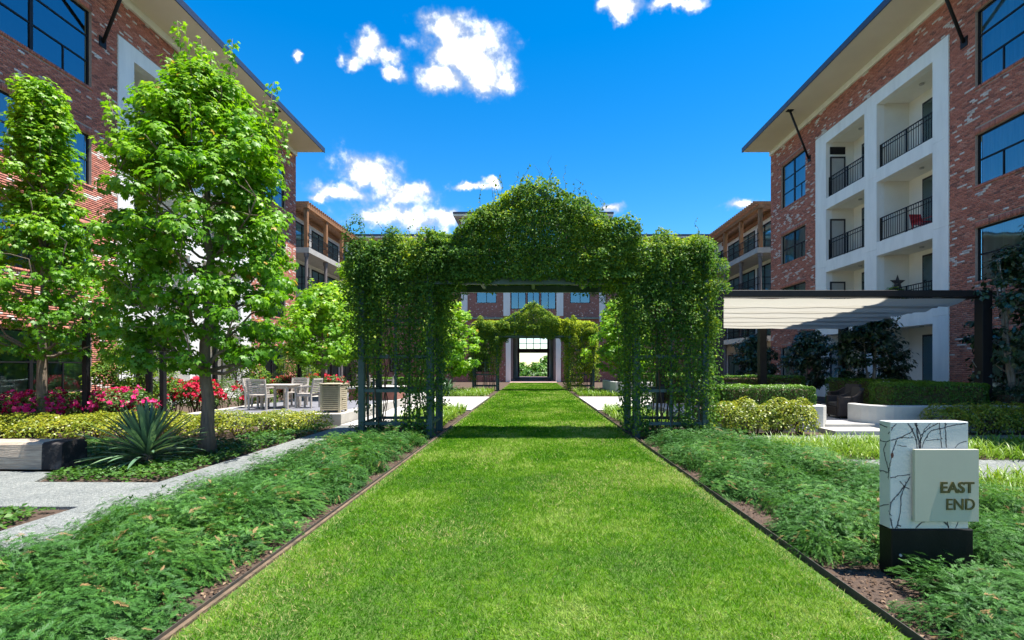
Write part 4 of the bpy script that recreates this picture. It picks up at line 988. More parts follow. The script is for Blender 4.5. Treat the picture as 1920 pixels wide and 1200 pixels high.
def instancer(col):
    g = bpy.data.node_groups.new('scatter_clumps', 'GeometryNodeTree')
    g.interface.new_socket('Geometry', in_out='INPUT', socket_type='NodeSocketGeometry'); g.interface.new_socket('Geometry', in_out='OUTPUT', socket_type='NodeSocketGeometry')
    N_ = g.nodes; L_ = g.links; gi = N_.new('NodeGroupInput'); go = N_.new('NodeGroupOutput')
    ci = N_.new('GeometryNodeCollectionInfo'); ci.inputs['Collection'].default_value = col; ci.inputs['Separate Children'].default_value = True; ci.inputs['Reset Children'].default_value = True
    ip = N_.new('GeometryNodeInstanceOnPoints'); ip.inputs['Pick Instance'].default_value = True
    def attr(nm, ty):
        a_ = N_.new('GeometryNodeInputNamedAttribute'); a_.data_type = ty; a_.inputs['Name'].default_value = nm
        return [s_ for s_ in a_.outputs if s_.enabled and s_.name == 'Attribute'][0]
    L_.new(gi.outputs[0], ip.inputs['Points']); L_.new(ci.outputs[0], ip.inputs['Instance']); L_.new(attr('pick','INT'), ip.inputs['Instance Index'])
    er = N_.new('FunctionNodeEulerToRotation'); L_.new(attr('turn','FLOAT_VECTOR'), er.inputs[0]); L_.new(er.outputs[0], ip.inputs['Rotation']); L_.new(attr('size','FLOAT_VECTOR'), ip.inputs['Scale'])
    L_.new(ip.outputs[0], go.inputs[0]); return g
JGN = instancer(JCOL)
def juniper(poly, label, seed, gaps=()):
    rng = np.random.default_rng(seed)
    P, e = scatter(rng, poly, 19, 0.16, seed); k = np.ones(len(P), bool)
    for gx, gy, gr, gry in gaps: k &= ((P[:,0]-gx)/gr)**2+((P[:,1]-gy)/gry)**2 > 1
    P, e = P[k], e[k]; n = len(P); P[:,2] = -0.02
    me = bpy.data.meshes.new('juniper_bed'); me.from_pydata(P.tolist(), [], [])
    me.attributes.new('pick','INT','POINT').data.foreach_set('value', np.where(rng.random(n) < 0.04, 0, 1+(vnoise(P,1.4,seed+3)*6+rng.random(n)*2).astype(int) % 6).astype(np.int32))
    t = np.stack([rng.normal(size=n)*0.12, rng.normal(size=n)*0.12, rng.uniform(0,6.283,n)],1).astype(np.float32); me.attributes.new('turn','FLOAT_VECTOR','POINT').data.foreach_set('vector', t.ravel())
    s = (0.72+0.5*rng.random(n))*np.clip(0.68+e/0.9, 0.6, 1.0); sz = s*(0.52+0.68*vnoise(P,1.3,seed+2)); me.attributes.new('size','FLOAT_VECTOR','POINT').data.foreach_set('vector', np.stack([s,s,sz],1).astype(np.float32).ravel())
    o = link('juniper_bed', me, L_juni); md = o.modifiers.new('scatter','NODES'); md.node_group = JGN; stuff(o, label, 'juniper')
juniper([(-4.2,1.2),(-2.32,1.2),(-2.32,10.8),(-4.2,11.0)], 'spreading green juniper bed between the lawn and the log-bench path', 301, ((-2.2,5.4,0.28,0.55),(-2.1,7.9,0.25,0.5),(-2.2,3.4,0.34,0.4)))
juniper([(2.42,1.2),(6.4,1.2),(6.0,4.6),(5.1,6.4),(4.9,8.3),(4.7,9.6),(3.9,10.9),(2.4,10.9),(2.36,6)], 'spreading green juniper bed around the white sign block', 302, ((3.05,3.84,0.43,0.25),(2.4,3.75,0.40,0.42),(2.35,5.3,0.26,0.45),(2.35,7.6,0.28,0.6)))
def cover(poly, label, seed, dens, size, h, mat, tmpl=LEAFR, strapy=False, name='ground_cover', wob=0.12):
    rng = np.random.default_rng(seed); P, e = scatter(rng, poly, dens, wob, seed); n = len(P)
    if strapy:
        c = vnoise(P, 3.0, seed+1); k = rng.random(n) < 0.35+c; P, e = P[k], e[k]; n = len(P)
        az = rng.uniform(0,6.28,n); el = rng.uniform(0.5,1.35,n); U = np.stack([np.cos(az)*np.cos(el), np.sin(az)*np.cos(el), np.sin(el)],1)
        N = np.stack([-np.cos(az)*np.sin(el), -np.sin(az)*np.sin(el), np.cos(el)],1)
        tone = 0.1+0.5*rng.random(n)+0.4*(vnoise(P,2,seed+2)-.2)
        V, Fc, T = cloud(P, N, U, h*(0.6+0.7*rng.random(n)), STRAP, rng, np.clip(tone,0,1), wid=size/h)
    else:
        hh = h*(0.4+0.9*vnoise(P, 2.2, seed+1))*np.clip(0.3+e/0.15, 0.3, 1); P[:,2] = hh*(0.35+0.65*rng.random(n))
        tone = 0.05+0.6*rng.random(n)+0.35*(vnoise(P,1.8,seed+2)-.3)
        V, Fc, T = leaves_on(rng, P, np.tile((0,0,1.0),(n,1)), size, tmpl, tone=tone, jit=0.75, droop=0.2)
    stuff(npobj(name, V, Fc, mat, tone=T), label, 'ground cover')
cover([(-5.18,6.9),(-6.85,6.92),(-7.1,7.9),(-11,8.6),(-11,10.3),(-5.18,10.6)], 'low dark green ground cover round the maple trunk and yucca', 311, 900, 0.06, 0.10, L_cover)
cover([(-5.25,5.5),(-5.25,3.2),(-8.5,3.2),(-8.5,5.55)], 'small patch of dark ground cover across the gravel from the log bench', 312, 900, 0.06, 0.10, L_cover)
cover([(-5.18,10.6),(-5.18,13.1),(-6.5,13.1),(-6.5,10.6)], 'ground cover strip along the path in front of the terrace', 316, 600, 0.07, 0.10, L_cover)
cover([(4.7,8.45),(14.0,8.3),(14.0,10.25),(4.5,10.4)], 'yellow-green strap-leaved strip between the two gravel paths', 313, 620, 0.016, 0.26, L_liri, strapy=True, name='strap_leaf_bed')
cover([(5.0,7.1),(14,6.9),(14,3.0),(6.2,3.0),(5.9,4.8),(5.1,6.2)], 'yellow-green strap-leaved bed behind the white sign block', 314, 620, 0.015, 0.26, L_liri, strapy=True, name='strap_leaf_bed')
for q, (x0, x1, y0, y1, lb) in enumerate(((2.42,3.75,12.9,17.7,'strap-leaved strip beside the lawn behind the near arch, canopy side'),(-3.75,-2.35,12.9,17.7,'strap-leaved strip beside the lawn behind the near arch, terrace side'),
        (2.45,6.3,26.0,30.9,'strap-leaved bed in front of the far arch, canopy side'),(-6.0,-2.45,26.0,30.9,'strap-leaved bed in front of the far arch, terrace side'))):
    cover(rect(x0,x1,y0,y1), lb, 320+q, 420 if y0 < 20 else 220, 0.026, 0.34, L_liri, strapy=True, name='strap_leaf_bed')
for q, (x0, x1, lb) in enumerate(((-4.2,-2.4,'leafy undergrowth inside the near arch on its terrace side'),(2.4,4.2,'leafy undergrowth inside the near arch on its canopy side'))):
    cover(rect(x0,x1,11.0,12.9), lb, 330+q, 420, 0.07, 0.30, L_cover)
# mulch chips along the bare strips
rng = np.random.default_rng(77); n = 5200
P = np.stack([np.where(rng.random(n) < 0.4, rng.uniform(-2.6,-2.2,n), rng.uniform(2.26,2.95,n)), 2+9*rng.random(n)**1.4, -0.024+0.012*rng.random(n)],1)
V, Fc, T = cloud(P, np.array((0,0,1.0))+rdir(rng,n)*0.5, rdir(rng,n), 0.02+0.03*rng.random(n), LEAFR, rng, 0.8+0.2*rng.random(n), wid=0.6)
L_chip = leafmat('mulch chip', [(0.8,(0.04,0.025,0.016)),(0.95,(0.11,0.07,0.045)),(1,(0.28,0.2,0.13))], 0.0, 0.9, 0.1)
stuff(npobj('mulch', V, Fc, L_chip, tone=T), 'brown bark chips on the bare strips beside the lawn', 'mulch')
# ================================================================== SHRUBS AND HEDGES
def shrub(name, label, cs, n, size, mat, seed, group=None, tmpl=LEAFR, rough=0.2, cat_='shrub', petals=None, tonefn=None):
    rng = np.random.default_rng(seed); c = np.mean([q[:2] for q in cs], 0); z0 = 0.0
    root = thing(name, label, cat_, (c[0], c[1], z0), group)
    V, Fc, T = clumps(rng, cs, n, size, tmpl, rough, seed=seed, tonefn=tonefn); npobj('foliage', V, Fc, mat, root, tone=T)
    st = MB()
    for q in cs:
        for i in range(7):
            a = rng.uniform(0,6.28); st.tube([(q[0]+0.05*math.cos(a),q[1]+0.05*math.sin(a),-0.02),(q[0]+0.4*q[3]*math.cos(a),q[1]+0.4*q[4]*math.sin(a),q[2]),(q[0]+0.75*q[3]*math.cos(a),q[1]+0.75*q[4]*math.sin(a),q[2]+0.55*q[5])],[0.014,0.009,0.004],4)
    st.build('stem', M_twig, root)['kind'] = 'stuff'
    if petals:
        pm, nf, fs = petals; parts = []
        D = rdir(rng, nf); D[:,2] = np.abs(D[:,2]); ch = rng.integers(0, len(cs), nf); cc_ = np.array(cs)[ch]; P = cc_[:,:3]+D*cc_[:,3:6]*(1.0+0.08*rng.random(nf))[:,None]
        k = (P[:,2] > 0.25) & (vnoise(P, 2.4, seed+9) > 0.40); P, D = P[k], D[k]
        for j in range(9):
            parts.append(cloud(P+rdir(rng,len(P))*fs*0.45, D+rdir(rng,len(P))*0.8, rdir(rng,len(P)), fs*(0.7+0.6*rng.random(len(P))), LEAFR, rng, rng.random(len(P)), 1.3))
        V, Fc, T = cat(parts); npobj('bloom', V, Fc, pm, root, tone=T)
    return root
def row(x0, x1, y0, y1, n, r, h, rng):
    return [(x0+(x1-x0)*(i+0.5)/n+rng.uniform(-.1,.1), y0+(y1-y0)*(i+0.5)/n+rng.uniform(-.12,.12), h*0.42, r*rng.uniform(.85,1.15), r*rng.uniform(.85,1.15), h*0.6*rng.uniform(.88,1.1)) for i in range(n)]
rg_ = np.random.default_rng(5)
ytone = lambda P, N, rng: 0.22+0.55*rng.random(len(P))+0.3*(vnoise(P,1.7,88)-0.35)
for (x0,x1,y0,y1,lb) in ((-8.2,-5.5,11.4,12.6,'golden-green shrubs along the terrace front beside the maple trunk'),(-11.2,-8.2,11.2,11.6,'golden-green shrubs in front of the magenta roses'),(-14.6,-11.2,10.9,11.2,'golden-green shrubs behind the log bench')):
    shrub('golden_shrub', lb, row(x0,x1,y0,y1,6,0.52,0.52,rg_)+row(x0,x1,y0-0.55,y1-0.5,5,0.42,0.40,rg_), 11000, 0.05, L_yel, int(400+x0*10), 'golden-green shrubs', tonefn=ytone)
shrub('golden_shrub', 'rounded golden-green shrub mass before the concrete planter beside the near arch', row(4.4,6.55,11.85,11.85,5,0.42,0.78,rg_)+row(4.5,6.5,11.6,11.65,4,0.36,0.6,rg_), 13000, 0.05, L_yel, 441, 'golden-green shrubs', tonefn=ytone)
shrub('golden_shrub', 'golden-green shrub mass before the curved concrete planter', row(9.3,13.6,11.75,11.75,9,0.42,0.72,rg_)+row(9.6,13.6,11.6,11.6,7,0.3,0.5,rg_), 17000, 0.05, L_yel, 442, 'golden-green shrubs', tonefn=ytone)
for i, (x, y, w, h, m_, lb) in enumerate(((-12.6,12.6,1.2,1.0,L_petal,'magenta rose bush at the foot of the spreading maple'),(-10.6,13.3,0.9,1.05,L_petal,'magenta rose bush under the lowest window sill'),(-14.2,12.4,1.0,1.0,L_petal,'magenta rose bush against the brick wall behind the log bench'),
        (-10.3,15.6,1.1,1.25,L_petalr,'red rose bush behind the dark trellis posts by the terrace'),(-11.6,16.2,1.0,1.2,L_petalr,'red rose bush before the white stucco recess'),(-10.4,24.0,1.3,1.25,L_petalr,'red rose bush at the far end of the terrace'),(-10.4,20.5,1.0,1.2,L_petalr,'red rose bush beside the terrace behind the dining table'))):
    cs = [(x+rg_.uniform(-w,w)*0.7, y+rg_.uniform(-.4,.4), h*0.45, w*0.5, 0.5, h*0.5) for _ in range(5)]
    shrub('rose_bush', lb, cs, 5200, 0.06, L_rose, 460+i, 'rose bushes by the brick block', petals=(m_, 150, 0.085))
for i, (x, y, w, h, lb) in enumerate(((-10.9,14.3,0.75,2.6,'tall loose shrub climbing beside the dark trellis posts'),(-9.9,17.4,0.7,2.2,'tall loose shrub behind the terrace chairs'),(-10.6,22.0,0.9,2.5,'tall loose shrub beyond the rose bushes by the terrace'),(-12.2,14.6,0.6,2.0,'tall loose shrub under the brick pier'))):
    cs = [(x+rg_.uniform(-.3,.3), y+rg_.uniform(-.3,.3), h*t, w*(1-0.4*t), w*0.8*(1-0.4*t), h*0.24) for t in (0.2,0.42,0.62,0.82)]
    shrub('tall_shrub', lb, cs, 5200, 0.075, L_vine, 480+i, 'tall loose shrubs by the terrace', rough=0.4)
def hedge(label, b, seed, n, base=0.0, group='clipped boxwood hedges', mat=None, size=0.036):
    rng = np.random.default_rng(seed); root = thing('boxwood_hedge', label, 'hedge', ((b[0]+b[1])/2,(b[2]+b[3])/2,b[4]), group)
    i = 0.10; c = MB(); c.box(b[0]+i,b[1]-i,b[2]+i,b[3]-i,b[4],b[5]-i,0.04); c.build('branches', M_twig, root)
    P, N = box_shell(rng, b, n, 0.05, 3.0, seed, 'xXyYZ', 0.10); tone = 0.1+0.6*rng.random(n)+0.25*np.clip(N[:,2],0,1)+0.2*(vnoise(P,3,seed)-.5)
    V, Fc, T = leaves_on(rng, P, N, size, LEAFR, tone=tone, jit=0.8); npobj('foliage', V, Fc, mat or L_box, root, tone=T)
PZ = 0.62     # planter wall top
hedge('clipped boxwood hedge in the straight concrete planter beside the near arch', (4.85,7.15,12.55,13.35,0.45,1.10), 501, 15000)
hedge('clipped boxwood hedge in the curved concrete planter', (9.0,11.55,12.55,13.4,0.45,1.16), 502, 16000)
hedge('dark clipped hedge at the back of the patio, magnolia side', (4.8,10.6,19.4,20.3,0.1,1.22), 503, 20000, size=0.05)
hedge('dark clipped hedge between the patio and the magnolias', (11.2,11.9,14.2,19.2,0.1,1.15), 504, 14000, size=0.045)
hedge('clipped hedge at the foot of the large magnolia', (11.95,14.6,12.35,13.1,0.0,0.95), 505, 8000, size=0.045, mat=L_mag)
hedge('clipped hedge in the low planter near the far arch', (4.75,9.0,26.6,28.2,0.3,1.2), 506, 11000, size=0.06)
hedge('clipped hedge on the terrace side near the far arch', (-9.0,-5.2,27.0,28.0,0.0,0.95), 507, 9000, size=0.06)
hedge('clipped hedge along the brick wall behind the magenta roses', (-14.7,-13.9,11.5,17.5,0.0,0.75), 508, 8000, size=0.05)
# yucca
def yucca(name, label, x, y, s, n, seed, grp=None):
    rng = np.random.default_rng(seed); root = thing(name, label, 'yucca', (x,y,0), grp)
    st = MB(); st.tube([(x,y,-0.03),(x,y,0.12*s),(x,y,0.26*s)],[0.09*s,0.08*s,0.05*s],9); st.build('stem', M_bark, root)
    Vs = []; Fs = []; Ts = []; b = 0
    for i in range(n):
        f = i/n; az = i*2.399+rng.uniform(-.2,.2); el = R(-12+92*f**0.8+rng.uniform(-8,8)); L = s*(0.92-0.25*abs(f-0.4))*rng.uniform(0.85,1.1); w = 0.026*s
        base = np.array((x,y,(0.08+0.2*f)*s)); hd = np.array((math.cos(az),math.sin(az),0)); sd = np.array((-hd[1],hd[0],0)); droop = rng.uniform(0.10,0.62)*(1.1-f)
        pts = []; m = 7
        for k in range(m):
            t = k/(m-1); q = base+hd*L*t*math.cos(el)+np.array((0,0,1))*(L*t*math.sin(el)-L*droop*t*t*0.8); q[2] = max(q[2], 0.03+0.02*rng.random())
            ww = w*(0.55+1.6*t*(1-t)+0.25*(1-t))*(1 if k < m-1 else 0.06)
            up = np.array((0,0,1))*0.012*s
            pts += [q-sd*ww+up, q, q+sd*ww+up]
        Vs += pts
        for k in range(m-1):
            for j in (0,1): Fs.append((b+3*k+j, b+3*k+j+1, b+3*k+j+4, b+3*k+j+3))
        tone = rng.random()*0.85 if f > 0.16 else 0.6+0.4*rng.random()
        Ts += [tone]*(2*(m-1)); b += 3*m
    npobj('leaves', np.array(Vs), np.array(Fs), L_yuc, root, tone=np.array(Ts))
yucca('yucca', 'large spiky blue-green yucca between the log bench and maple trunk', -6.2, 8.0, 1.02, 150, 601)
yucca('yucca', 'small spiky yucca seen beyond the near arch by the far terrace', -4.6, 26.6, 1.0, 70, 602)
# ================================================================== TERRACE, PATIO, PLANTERS
def paved(name, x0, x1, y0, y1, z, mat, wallmat, step=0.6, rim=0.30, gap=0.006):
    mb = MB(); mb.box(x0+rim, x1-rim, y0+rim, y1-rim, -0.05, z-0.035)
    root = struct(mb.build(name, M_mortar, loc=((x0+x1)/2,(y0+y1)/2,0)))
    for a, b, c, d in ((x0,x1,y0,y0+rim),(x0,x1,y1-rim,y1),(x0,x0+rim,y0+rim,y1-rim),(x1-rim,x1,y0+rim,y1-rim)):
        e = MB(); e.box(a, b, c, d, -0.05, z, 0.008); e.build('coping', wallmat, root)
    p = MB(); p.box(-step/2+gap,step/2-gap,-step/2+gap,step/2-gap,-0.04,0,0.004); t_ = p.build('paver', mat); me = t_.data; bpy.data.objects.remove(t_)
    nx = int((x1-x0-2*rim)/step); ny = int((y1-y0-2*rim)/step); sx = (x1-x0-2*rim)/nx; sy = (y1-y0-2*rim)/ny; r_ = random.Random(3)
    for i in range(nx):
        for j in range(ny):
            o = link('paver', me, None, root, (x0+rim+(i+.5)*sx-(x0+x1)/2, y0+rim+(j+.5)*sy-(y0+y1)/2, z-0.004+r_.uniform(-.002,.002))); o.scale = (sx/step, sy/step, 1)
    return root
paved('terrace', -9.5, -5.2, 13.5, 25.8, 0.30, M_paver, M_conc)
paved('patio', 7.25, 11.1, 12.35, 19.3, 0.16, M_pave2, M_conc, rim=0.2)
paved('patio', 4.45, 7.24, 13.5, 19.3, 0.16, M_pave2, M_conc, rim=0.2)
sheet('patio_step', rect(7.0,8.35,11.55,12.34), 0.09, M_conc, 0.12)
def planter(label, path, w, h, fill=None):
    """low concrete wall following a plan path"""
    P = [Vector((x,y,0)) for x,y in path]; mb = MB(); n = len(P); L = []; Rr = []
    for i in range(n):
        d = (P[min(i+1,n-1)]-P[max(i-1,0)]).normalized(); s = Vector((-d.y,d.x,0))*w/2; L.append(P[i]+s); Rr.append(P[i]-s)
    c = 0.02; vs_ = []
    for i in range(n):
        m_ = (L[i]+Rr[i])/2
        for q, z in ((L[i],-0.05),(L[i],h-c),(L[i]+(m_-L[i])*(c/w*2),h),(Rr[i]+(m_-Rr[i])*(c/w*2),h),(Rr[i],h-c),(Rr[i],-0.05)): vs_.append((q.x,q.y,z))
    fs = [tuple(range(6)), tuple((n-1)*6+5-k for k in range(6))]
    for i in range(n-1):
        for k in range(5): fs.append((i*6+k, i*6+6+k, i*6+7+k, i*6+k+1))
    mb.add(vs_, fs); m0 = P[n//2]
    root = thing('planter', label, 'planter', (m0.x,m0.y,0), 'low concrete planters')
    mb.build('wall', M_concw, root)
    if fill: f = MB(); f.box(*fill); f.build('soil', M_soil, root)
planter('straight low concrete planter beside the near arch', [(4.35,12.35),(7.12,12.35),(7.2,12.43),(7.2,13.45)], 0.2, PZ, (4.3,7.09,12.46,13.48,-0.02,0.5))
arc = [(8.42,13.2),(8.42,12.85)]+[(8.42+0.6*(1-math.cos(R(a))), 12.85-0.55*math.sin(R(a))) for a in range(15,91,15)]+[(10,12.3),(11.75,12.3),(12.4,12.2),(14.5,12.1)]
planter('curved low concrete planter under the black canopy post', arc, 0.2, PZ, (9.0,11.7,12.44,13.42,-0.02,0.5))
planter('curved low concrete planter by the hedge near the far arch', [(4.35,30.5),(4.35,27.5),(4.5,26.7),(5.0,26.3),(6,26.2),(9.2,26.2)], 0.25, 0.75)
bp = thing('brick_planter', 'low red brick planter with pale cap on the terrace', 'planter', (-6.1,19.6,0.3))
e = MB(); e.box(-7.0,-5.25,18.9,20.4,0.295,0.72); e.build('wall', M_brickp, bp)
e = MB(); e.box(-7.05,-5.2,18.85,20.45,0.722,0.80,0.01); e.build('cap', M_conc, bp)
# dark trellis posts on the terrace side
PL = ['slender black post between the spreading maple and the tall loose shrub','slender black post beside the terrace corner, farther of its pair from the table','slender black post beside the terrace corner, nearer of its pair to the table',
 'slender black post between the two red rose bushes behind the dining table','slender black post beside the red rose bush halfway along the terrace','slender black post before the far red rose bush','slender black post just past the far red rose bush','slender black post at the far end of the terrace']
for i, (x, y, h) in enumerate(((-11.3,12.6,2.9),(-10.4,13.5,2.9),(-9.95,13.4,2.9),(-10.6,16.6,2.9),(-9.8,20.9,3.0),(-10.0,23.5,3.0),(-9.8,24.2,3.0),(-9.65,26.5,3.0))):
    r = thing('trellis_post', PL[i], 'post', (x,y,0), 'black posts by the terrace')
    e = MB(); e.box(x-0.06,x+0.06,y-0.06,y+0.06,-0.05,h,0.006); e.build('shaft', M_dark, r)
    e = MB(); e.box(x-0.075,x+0.075,y-0.075,y+0.075,h,h+0.03); e.build('cap', M_dark, r)
# ================================================================== SHADE CANOPY
def canopy():
    root = thing('shade_canopy', 'black steel pergola with white swagged fabric shade over the patio', 'pergola', (8.4,16.2,0))
    X0, X1, Y0, Y1, ZT = 4.9, 12.0, 13.3, 19.3, 3.60
    for x, y in ((X0,Y0),(X1,Y0),(X0,Y1),(8.85,Y1),(X1,Y1)):
        e = MB(); e.box(x-0.13,x+0.13,y-0.13,y+0.13,0.0,ZT-0.165,0.006); e.build('post', M_dark, root)
    for y in (Y0,Y1):
        e = MB(); e.box(X0-0.13,X1+0.13,y-0.13,y+0.13,ZT-0.163,ZT,0.006); e.build('beam', M_dark, root)
    for x in (X0,X1):
        e = MB(); e.box(x-0.10,x+0.10,Y0+0.132,Y1-0.132,ZT-0.16,ZT-0.01,0.006); e.build('beam', M_dark, root)
    # swagged fabric: six sagging panels hung on cross wires
    ny, nx = 133, 24; V = []; np_ = 6
    ys = np.linspace(Y0+0.16, Y1-0.1, ny); xs = np.linspace(X0+0.14, X1-0.32, nx)
    for j, y in enumerate(ys):
        t = j/(ny-1)*np_; f = t-math.floor(t)
        for i, x in enumerate(xs):
            u = i/(nx-1); sag = 0.13*math.sin(math.pi*f)*(0.85+0.15*math.sin(7*u+math.floor(t)*1.7)); pl_ = max(0, 1-min(f, 1-f)/0.045) if 0.2 < t < np_-0.2 else 0; z = 3.42-0.055*t-sag-0.10*pl_+0.012*math.sin(23*u+9*t)
            V.append((x,y,z))
    Fc = [(j*nx+i,j*nx+i+1,(j+1)*nx+i+1,(j+1)*nx+i) for j in range(ny-1) for i in range(nx-1)]
    npobj('fabric', np.array(V), np.array(Fc), M_canvas, root, smooth=True)
    for k in range(np_+1):
        y = ys[0]+(ys[-1]-ys[0])*k/np_
        e = MB(); e.tube([(X0+0.1,y,3.43-0.055*k),(X1-0.1,y,3.43-0.055*k)],0.010,6); e.build('wire', M_dark, root)
canopy()
# ================================================================== SIGN
def sign():
    s = 1.6/(1075-686.0); X = lambda px: (px-1000)*s; Z = lambda py: 1.6-(py-686)*s; Y = F*s
    x0, x1 = X(1669), X(1816); root = thing('sign_block', 'white stone sign block with branch print and EAST END panel on black base', 'sign', ((x0+x1)/2,Y+0.1,0))
    e = MB(); e.box(X(1671)-0.004,X(1823),Y-0.012,Y+0.132,-0.03,Z(992),0.006); e.build('base', M_signb, root)
    e = MB(); e.box(x0,x1,Y,Y+0.122,Z(992)+0.002,Z(791),0.004); blk = e.build('block', M_signw, root)
    e = MB(); e.box(X(1707),X(1826),Y-0.045,Y-0.018,Z(975),Z(841),0.002); pn = e.build('panel', M_signp, root)
    for px in (1730, 1795):
        e = MB(); e.tube([(X(px),Y-0.02,Z(910)),(X(px),Y+0.003,Z(910))],0.01,8); e.build('standoff', M_dark, root)
    e = MB(); e.tube([(X(1686),Y-0.010,Z(1040)),(X(1686),Y-0.019,Z(1040))],[0.012,0.010],10); e.build('bolt', M_conc, root)
    # printed branches, a film 1 mm proud of the stone
    def zz(a, b):
        px, py = 1620+a*0.2834, 760+b*0.2834
        if px >= 1669.5: return (X(px), Y-0.0012, Z(py))
        s2 = min(x0/(px-1000), (Y+0.118)/F); return (x0-0.0012, F*s2, min(1.6-(py-686)*s2, Z(791)-0.006))
    LN = [([(370,285),(355,200),(345,115)],7),([(385,280),(400,230),(440,170),(520,150),(600,130),(675,120)],4),([(290,118),(320,165),(345,230),(350,285)],5),([(150,240),(240,215),(310,180),(325,150)],4),
     ([(92,230),(150,240),(130,290),(145,360),(165,430),(160,480)],3.5),([(95,430),(130,432),(160,445)],4),([(215,230),(190,300),(170,400),(162,440)],4),([(162,485),(230,465),(305,460)],4),([(305,470),(270,530),(245,600),(240,700),(220,800)],4.5),
     ([(235,500),(270,540),(300,555)],4),([(270,530),(230,580),(180,640),(170,700),(180,770),(192,815)],5),([(100,670),(130,660),(165,655)],4),([(340,815),(380,775),(430,762)],5),([(520,762),(545,785),(560,812)],6),([(548,762),(560,812)],4),([(630,758),(605,812)],3.5),
     ([(600,280),(630,250),(678,238)],3.5),([(497,115),(505,200),(515,280)],4),([(537,115),(540,200),(545,280)],4.5),([(410,235),(500,225)],3),([(375,200),(430,150),(490,118)],4),([(160,190),(190,150),(215,122)],4),([(95,122),(155,145)],4),([(215,262),(250,268),(282,270)],2.5),([(240,215),(330,215)],3),
     ([(335,118),(375,200),(372,285)],5),([(205,815),(222,790),(245,800)],6),([(440,118),(400,160),(372,240)],3)]
    r_ = random.Random(8); mb = MB()
    def strip(pts, w):
        P = []
        for (a, b), (c, d) in zip(pts, pts[1:]):
            m = max(2, int(math.hypot(c-a,d-b)/14))
            for k in range(m): t = k/m; P.append((a+(c-a)*t+r_.uniform(-2.2,2.2), b+(d-b)*t+r_.uniform(-2.2,2.2)))
        P.append(pts[-1]); b0 = len(mb.v); n_ = len(P)
        for i, (a, b) in enumerate(P):
            c, d = P[min(i+1,n_-1)]; e_, f_ = P[max(i-1,0)]; L_ = math.hypot(c-e_,d-f_) or 1; nx_, nz_ = -(d-f_)/L_, (c-e_)/L_
            ww = w*0.5*r_.uniform(0.75,1.35)
            for sg in (-1,1):
                a_ = min(max(a+sg*nx_*ww,92),688); b_ = min(max(b+sg*nz_*ww,113),815)
                mb.v.append(zz(a_, b_))
        for i in range(n_-1): mb.f.append((b0+2*i,b0+2*i+1,b0+2*i+3,b0+2*i+2))
        return P
    for pts, w in LN:
        P = strip(pts, w*1.5)
        for a, b in P[1:-1:2]:
            if r_.random() < 0.6: an = r_.uniform(0,6.28); L_ = r_.uniform(7,13); strip([(a,b),(a+L_*math.cos(an),b+L_*math.sin(an))], 4.5)
    mb.build('branch_print', M_print, blk)['kind'] = 'stuff'
    mb = MB(); cx, _, cz = zz(186,330); mb.add([(cx+0.012*math.cos(t*0.785),Y-0.0018,cz+0.022*math.sin(t*0.785)) for t in range(8)],[tuple(range(8))])
    mb.build('nest_print', solid('rust print',(0.12,0.035,0.02),(0.08,0.03,0.02),80,0.7), blk)
    for txt, xr, xl, yt, yb, bold in (('EAST',1816,1754,900.5,921.5,0.026),('END',1817,1765,932,952.5,0.004)):
        cu = bpy.data.curves.new('lettering','FONT'); cu.body = txt; cu.extrude = 0.5; cu.offset = bold; cu.resolution_u = 4
        ob = bpy.data.objects.new('lettering', cu); COL.objects.link(ob); dg = bpy.context.evaluated_depsgraph_get(); dg.update()
        me = bpy.data.meshes.new_from_object(ob.evaluated_get(dg)); bpy.data.objects.remove(ob)
        co = np.zeros(len(me.vertices)*3,np.float32); me.vertices.foreach_get('co',co); co = co.reshape(-1,3)
        a, b = co.min(0), co.max(0); q = (co-a)/(b-a); off = origin(root)
        W = np.stack([X(xl)+q[:,0]*(X(xr)-X(xl)), Y-0.0462-0.007*(1-q[:,2]), Z(yb)+q[:,1]*(Z(yt)-Z(yb))],1)-off
        me.vertices.foreach_set('co', np.ascontiguousarray(W,np.float32).ravel()); me.update(); me.materials.clear(); me.materials.append(M_letter)
        link('lettering', me, None, pn)
sign()
# ================================================================== LOG BENCH
def log():
    root = thing('log_bench', 'squared weathered timber log bench with charred end on the gravel', 'bench', (-8.6,7.8,0))
    x0, x1, y0, y1, h = -10.2, -7.18, 7.58, 8.02, 0.43; rng = np.random.default_rng(9)
    def body(xa, xb, n, name, mat):
        xs = np.linspace(xa, xb, n); ring = []
        for y, z in ((y0,0.03),(y0,h*0.5),(y0+0.01,h-0.03),(y0+0.04,h),((y0+y1)/2,h+0.005),(y1-0.04,h),(y1,h-0.04),(y1,0.02)): ring.append((y,z))
        V = np.array([(x,y,z) for x in xs for y,z in ring]); k = (vnoise(V*np.array((0.6,2,3)),1.6,4)-0.5)*0.035
        V[:,1] += k; V[:,2] += (vnoise(V*np.array((0.5,2,3)),1.7,6)-0.5)*0.02; V[:,2] = np.maximum(V[:,2], 0.0)
        m = len(ring); Fc = [(i*m+j,i*m+(j+1)%m,(i+1)*m+(j+1)%m,(i+1)*m+j) for i in range(n-1) for j in range(m)]
        mb = MB(); mb.add(V.tolist(), Fc+[tuple(range(m)), tuple((n-1)*m+m-1-j for j in range(m))]); return mb.build(name, mat, root)
    body(x0, x1-0.30, 26, 'timber', M_log); body(x1-0.30, x1, 6, 'charred_end', M_char)
log()
